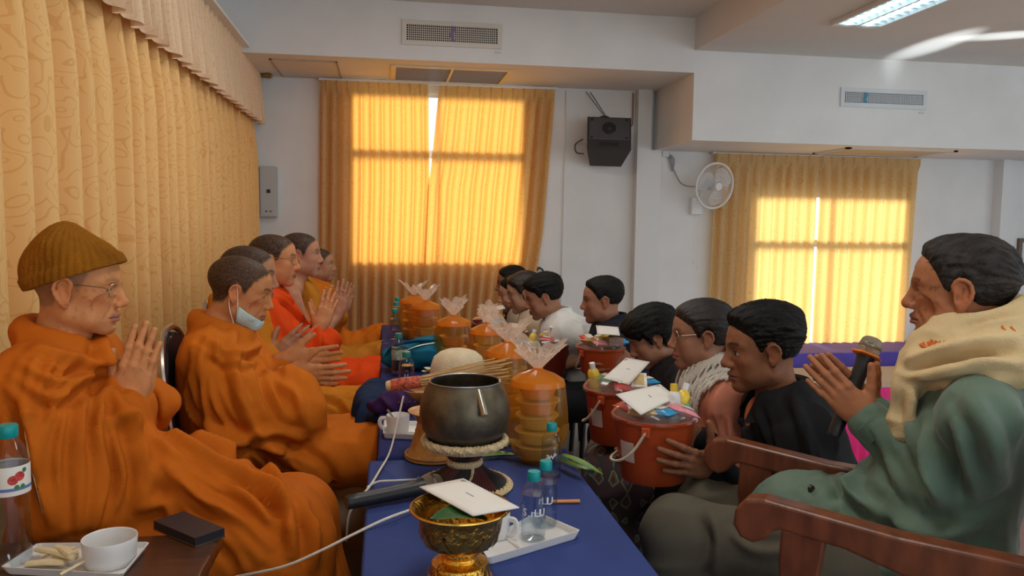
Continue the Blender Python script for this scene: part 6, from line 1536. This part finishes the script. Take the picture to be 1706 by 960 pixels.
for k in range(5):
    q = on(830+7*k, 742-3*(k % 2), TZ+.03); mb = MB(); mb.lathe([(0, -.006), (.006, -.002), (.008, .004), (.004, .010), (0, .011)], 10, q); o = mb.build('flower_bud', mf, None, True); tag(o, 'small white flower bud on the leaf by the stand', 'flower', 'white flower buds')
# --- food carriers in orange cellophane
def celo(name, tint, tr, diff):
    m = bpy.data.materials.new(name); m.use_nodes = True; nt = m.node_tree; N = nt.nodes; L = nt.links
    tp = N.new('ShaderNodeBsdfTransparent'); tp.inputs[0].default_value = (*tint, 1); tl = N.new('ShaderNodeBsdfTranslucent'); tl.inputs[0].default_value = (*diff, 1); df = N.new('ShaderNodeBsdfDiffuse'); df.inputs[0].default_value = (*diff, 1)
    gl = N.new('ShaderNodeBsdfGlossy'); gl.inputs['Roughness'].default_value = .18
    a = N.new('ShaderNodeMixShader'); a.inputs[0].default_value = .5; L.new(tl.outputs[0], a.inputs[1]); L.new(df.outputs[0], a.inputs[2])
    b = N.new('ShaderNodeMixShader'); b.inputs[0].default_value = 1-tr; L.new(tp.outputs[0], b.inputs[1]); L.new(a.outputs[0], b.inputs[2])
    fr = facing(nt, .03, .35); c = N.new('ShaderNodeMixShader'); L.new(fr, c.inputs[0]); L.new(b.outputs[0], c.inputs[1]); L.new(gl.outputs[0], c.inputs[2]); L.new(c.outputs[0], N['Material Output'].inputs[0])
    MATS[name] = m; return m
m_celo = celo('orange cellophane', (1.0, .78, .40), .84, (.98, .50, .06)); m_celot = celo('dense orange cellophane', (1, .60, .14), .45, (.98, .40, .03)); m_lace = celo('lace cellophane', (1, .92, .85), .40, (.92, .74, .58)); m_clear = celo('clear wrap', (.98, .97, .95), .88, (.8, .78, .74))
m_plas = celo('milky plastic', (.98, .96, .93), .55, (.95, .86, .72))
CONT = [mat('orange sweets', (.80, .22, .03), .5, var=.3, vscale=60), mat('red sweets', (.70, .10, .04), .5, var=.3, vscale=60), mat('cream rice', (.70, .60, .44), .8, bump=.5, bscale=300), mat('brown curry', (.28, .16, .07), .5, var=.3, vscale=50), mat('yellow noodles', (.68, .42, .10), .6, var=.2, vscale=80)]
def carrier(label, px, py, Y_or_none, H=.22, r=.062, n=4, seed=0, conts=(0, 1, 2, 3, 4), ruf=1.0, lean=(0, 0)):
    q = on(px, py, Y_or_none); rn = random.Random(seed)
    t = thing('food_carrier', label, 'food carrier', (q[0], q[1]+r*.8, q[2]), rn.uniform(-.3, .3), 'food carriers wrapped in orange cellophane')
    h = (H*.98-.02)/n
    for i in range(n):
        z = .012+i*h; rr = r*(.86+.03*(i % 2))
        b = MB().lathe([(.0, z), (rr*.72, z), (rr*.78, z+.004), (rr*.95, z+h*.80), (rr*1.06, z+h*.82), (rr*1.06, z+h*.86), (rr*.94, z+h*.86)], 30).build('bowl', m_plas, t, True)
        MB().lathe([(.0, z+.004), (rr*.70, z+.004), (rr*.86, z+h*.62), (rr*.6, z+h*.70), (0, z+h*.66)], 20).build('contents', CONT[conts[i % len(conts)]], b, True)
        MB().lathe([(rr*1.07, z+h*.85), (rr*1.07, z+h*.90), (rr*.9, z+h*.92), (0, z+h*.93)], 30).build('lid', m_plas, b, True)
    wob = lambda a, z: 1+.022*math.sin(a*7+z*30)+.012*math.sin(a*13-z*50)
    R_ = r*1.28
    MB().lathe([(.0, .002), (R_*.45, .0), (R_*.80, .030), (R_*1.02, H*.35), (R_*1.02, H*.62), (R_*.90, H*.92)], 44, wob=wob).build('wrap', m_celo, t, True)
    MB().lathe([(R_*.90, H*.92), (R_*.86, H*.985), (R_*.62, H*1.04), (R_*.30, H*1.085), (R_*.13, H*1.11)], 44, wob=lambda a, z: 1+.02*math.sin(a*14)).build('wrap_top', m_celot, t, True)
    MB().tube([(R_*.13*math.cos(a), R_*.13*math.sin(a), H*1.112) for a in np.linspace(0, 2*math.pi, 17)], .0035, 6, caps=False).build('tie', m_celot, t, True)
    # gathered lace-edged top, flaring into two lobes
    rows = []
    for i in range(9):
        v = i/8; row = []
        for k in range(73):
            a = 2*math.pi*k/72; f = .72+.28*math.cos(2*a+seed); rad = R_*(.12+.80*v**1.1*f)*ruf; z = H*1.11+(.082*v*(.74+.26*math.cos(2*a+seed+.4)))*ruf
            rad *= 1+.10*v*math.sin(a*11+seed)+.06*v*math.sin(a*23)
            row.append((rad*math.cos(a)+lean[0]*v, rad*math.sin(a)+lean[1]*v, z+.008*v*math.sin(a*9)))
        rows.append(row)
    o = MB().grid(rows).build('ruffle', m_lace, t, True)
    for zz in (.55, .8):
        i = int(zz*8); MB().tube([rows[i][k] for k in range(0, 73, 2)], .0011, 4, caps=False).build('lace_edge', m_env, o, True)
    return t
carrier('tallest orange wrapped food carrier at the near right, four bowls', 900, 778, TZ, .235, .066, 5, 1, (3, 2, 2, 1, 0), 1.05)
carrier('orange wrapped food carrier second from the near end, behind the alms bowl', 850, 705, TZ+.006, .235, .066, 5, 2, (2, 4, 4, 2, 3), 1.0)
carrier('orange wrapped food carrier behind the second one near the bucket row', 815, 640, TZ+.006, .22, .066, 4, 3, (3, 0, 4, 2))
carrier('orange wrapped food carrier in the middle, behind the thread cone', 757, 620, TZ+.006, .22, .068, 4, 4, (4, 3, 0, 3))
carrier('orange wrapped food carrier near the curtain, right of the far pair', 710, 580, TZ+.006, .22, .068, 4, 5, (2, 2, 1, 0))
carrier('orange wrapped food carrier near the curtain, left of the far pair', 690, 566, TZ+.006, .22, .068, 4, 6, (2, 1, 0, 0))
# --- red buckets of offerings
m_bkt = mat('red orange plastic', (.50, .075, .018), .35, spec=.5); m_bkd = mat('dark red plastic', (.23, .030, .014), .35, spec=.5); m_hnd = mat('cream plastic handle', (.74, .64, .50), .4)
COLS = {'red': (.62, .05, .04), 'yellow': (.80, .55, .05), 'blue': (.03, .28, .55), 'white': (.78, .76, .74), 'pink': (.75, .25, .30), 'gold': (.55, .36, .12), 'green': (.10, .32, .12), 'brown': (.22, .11, .06), 'teal': (.05, .40, .36)}
def bucket(label, who, px, py, Y, D=.235, H=.185, goods=(), m=None, env=None, hand_ang=200, swing=.9, seed=1, tag_=True, lab_px=None):
    m = m or m_bkt; c = at(px, py, Y); rn = random.Random(seed); R_ = D/2
    t = thing('bucket', label, 'bucket', (c[0], c[1], c[2]-H), group='red offering buckets')
    MB().lathe([(.0, .003), (R_*.76, 0), (R_*.78, .004), (R_*.95, H-.022), (R_*.955, H-.020), (R_*1.0, H-.012), (R_*1.035, H-.004), (R_*1.035, H), (R_*.97, H), (R_*.92, H-.02), (R_*.75, .006), (0, .006)], 52).build('shell', m, t, True)
    a0 = math.radians(hand_ang); u = V3(math.cos(a0), math.sin(a0), 0); w = V3(-u[1], u[0], 0)
    for s in (-1, 1):
        q = u*R_*1.03*s+V3(0, 0, H-.025); MB().box((-.013, -.006, -.014), (.013, .006, .014), .003).xf(lambda p: rot2(a0+math.pi/2)@p+q).build('handle_lug', m, t)
    pts = [u*R_*1.06*math.cos(th)+(w*math.cos(swing)*-1+V3(0, 0, -math.sin(swing)))*R_*1.06*math.sin(th)*1.02+V3(0, 0, H-.025) for th in np.linspace(0, math.pi, 25)]
    # keep the bail outside the shell
    pts = [p if math.hypot(p[0], p[1]) > R_*1.0 else np.array([p[0]*R_*1.02/max(1e-6, math.hypot(p[0], p[1])), p[1]*R_*1.02/max(1e-6, math.hypot(p[0], p[1])), p[2]]) for p in pts]
    MB().tube(pts, .0042, 8).build('handle', m_hnd, t, True)
    if tag_:
        a1 = math.atan2(-c[1], -c[0])-.75; rows = [[(R_*rz*math.cos(a1+b), R_*rz*math.sin(a1+b), z) for b in np.linspace(-.24, .24, 7)] for z, rz in ((.065, .868), (.125, .932))]
        o = MB().grid(rows).build('sticker', mat('pale sticker', (.60, .46, .40), .6), t, True)
    # goods heaped above the rim
    for k, (colr, kind, ang, rr, hz) in enumerate(goods):
        q = V3(c[0]+R_*rr*math.cos(ang), c[1]+R_*rr*math.sin(ang), c[2]+hz)
        mm = mat('%s wrapper' % colr, COLS[colr], .3, spec=.6, var=.25, vscale=40)
        names = {'pack': 'snack_packet', 'bottle': 'toiletry_bottle', 'box': 'carton', 'tube': 'toothpaste_tube'}
        g = thing(names[kind], '%s %s heaped in the bucket of %s' % (colr, {'pack': 'snack packet', 'bottle': 'toiletry bottle', 'box': 'carton', 'tube': 'toothpaste tube'}[kind], who), {'pack': 'packet', 'bottle': 'bottle', 'box': 'box', 'tube': 'tube'}[kind], q, rn.uniform(0, 6), 'goods in the offering buckets')
        tl = rn.uniform(-.5, .5)
        def tx(p, tl=tl): return np.array([p[0]*math.cos(tl)+p[2]*math.sin(tl), p[1], -p[0]*math.sin(tl)+p[2]*math.cos(tl)])
        if kind == 'pack':
            rows = []
            for i in range(9):
                x = -.045+.09*i/8; th = .016*math.sin(math.pi*i/8)**.5; rows.append([(x, .033*math.cos(a)*(.85+.15*abs(x/.045)), th*math.sin(a)) for a in np.linspace(0, 2*math.pi, 15)])
            MB().grid(rows).xf(tx).build('wrapper', mm, g, True)
            MB().box((-.012, -.018, .0145), (.024, .018, .0165)).xf(tx).build('print_panel', mat('pale print', (.78, .72, .60), .5), g)
        elif kind == 'bottle':
            MB().lathe([(0, -.06), (.019, -.06), (.021, -.055), (.021, .015), (.016, .026), (.008, .032)], 18).xf(tx).build('body', mm, g, True)
            MB().lathe([(.010, .031), (.0105, .034), (.0105, .052), (.0, .053)], 14).xf(tx).build('cap', mat('%s lid' % ('yellow' if colr == 'white' else 'white'), COLS['yellow' if colr == 'white' else 'white'], .4), g, True)
        elif kind == 'box':
            MB().box((-.042, -.028, -.018), (.042, .028, .018), .002).xf(tx).build('carton', mm, g)
            MB().box((-.030, -.018, .0175), (.030, .018, .0190)).xf(tx).build('print_panel', mat('gold print', (.60, .42, .16), .4), g)
        else:
            MB().tube([(-.05, 0, 0), (-.03, 0, 0), (.03, 0, 0), (.05, 0, 0)], [.006, .011, .014, .015], 14, flat=.7).xf(tx).build('tube', mm, g, True)
            MB().tube([(-.064, 0, 0), (-.05, 0, 0)], [.008, .008], 10).xf(tx).build('cap', m_trimw, g, True)
    wobc = lambda a, z: 1+.025*math.sin(a*9+z*90)+.015*math.sin(a*17)
    MB().lathe([(R_*1.04, H-.006), (R_*1.00, H+.008), (R_*.92, H+.020), (R_*.72, H+.034), (R_*.45, H+.042), (R_*.2, H+.045), (.0, H+.045)][::-1][::-1], 48, wob=wobc).build('cellophane', m_clear, t, True)
    if env: envelope(env[0], [np.array(at(x, y, Y2)) for x, y, Y2 in env[1]])
    return t
PI2 = math.pi
bucket('nearest red orange bucket held by the man in black shirt', 'the man in black', 1090, 690, 2.17, .244, .190, [('white', 'bottle', -.3, .45, .04), ('blue', 'pack', -1.6, .55, .02), ('yellow', 'bottle', .2, .78, .035), ('pink', 'pack', -.7, .7, .02), ('teal', 'tube', -.2, .8, .015), ('gold', 'pack', -2.4, .55, .02), ('red', 'pack', 3.0, .6, .02), ('brown', 'box', 1.8, .5, .02)],
       env=('white envelope on top of the nearest red bucket', [(1100, 640, 2.24), (1127, 662, 2.16), (1068, 691, 2.06), (1026, 657, 2.14)]), hand_ang=240, swing=1.05, seed=3)
bucket('red bucket second from the front, before the woman in salmon', 'the woman in salmon blouse', 1031, 645, 2.62, .245, .19, [('yellow', 'bottle', 2.6, .75, .03), ('red', 'pack', -1.8, .55, .03), ('white', 'box', -.7, .6, .02), ('blue', 'pack', -.2, .75, .02), ('green', 'pack', 2.2, .5, .02), ('red', 'box', 1.0, .5, .02)], m_bkt,
       env=('white envelope on the second red bucket from the front', [(1043, 596, 2.70), (1083, 603, 2.66), (1048, 641, 2.52), (1005, 630, 2.54)]), hand_ang=225, swing=.95, seed=5)
bucket('red bucket held by the man in navy shirt', 'the man in navy shirt', 1001, 577, 3.52, .225, .125, [('red', 'pack', 2.8, .5, .03), ('gold', 'pack', -2.6, .65, .02), ('pink', 'pack', -1.8, .5, .02), ('brown', 'box', -.9, .6, .03), ('blue', 'pack', -.3, .75, .02), ('yellow', 'pack', 1.5, .4, .03)], m_bkt,
       env=('white envelope on the bucket of the man in navy shirt', [(993, 542, 3.55), (1030, 545, 3.55), (1033, 559, 3.42), (995, 556, 3.42)]), hand_ang=205, swing=.95, seed=7)
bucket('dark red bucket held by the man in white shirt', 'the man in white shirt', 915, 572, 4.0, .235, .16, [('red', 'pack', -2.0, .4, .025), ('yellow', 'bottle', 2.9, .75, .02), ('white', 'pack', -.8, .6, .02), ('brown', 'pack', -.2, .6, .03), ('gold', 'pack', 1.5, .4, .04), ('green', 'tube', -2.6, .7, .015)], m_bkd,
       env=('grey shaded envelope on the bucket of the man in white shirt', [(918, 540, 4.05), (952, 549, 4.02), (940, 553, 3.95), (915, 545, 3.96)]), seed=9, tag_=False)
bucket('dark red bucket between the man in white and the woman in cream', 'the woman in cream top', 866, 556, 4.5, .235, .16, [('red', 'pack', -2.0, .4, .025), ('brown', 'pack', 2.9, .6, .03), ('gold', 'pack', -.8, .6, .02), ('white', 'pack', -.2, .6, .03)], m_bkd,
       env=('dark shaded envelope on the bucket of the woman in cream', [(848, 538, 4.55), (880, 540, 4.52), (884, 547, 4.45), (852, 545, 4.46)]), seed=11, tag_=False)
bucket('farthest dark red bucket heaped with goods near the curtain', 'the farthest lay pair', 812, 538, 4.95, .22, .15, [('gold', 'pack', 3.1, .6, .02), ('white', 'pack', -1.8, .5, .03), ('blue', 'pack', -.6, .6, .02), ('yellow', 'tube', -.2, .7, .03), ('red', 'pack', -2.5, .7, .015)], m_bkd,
       env=('white envelope on the farthest dark red bucket', [(806, 512, 5.0), (838, 508, 4.98), (842, 514, 4.88), (812, 520, 4.9)]), seed=13, tag_=False)
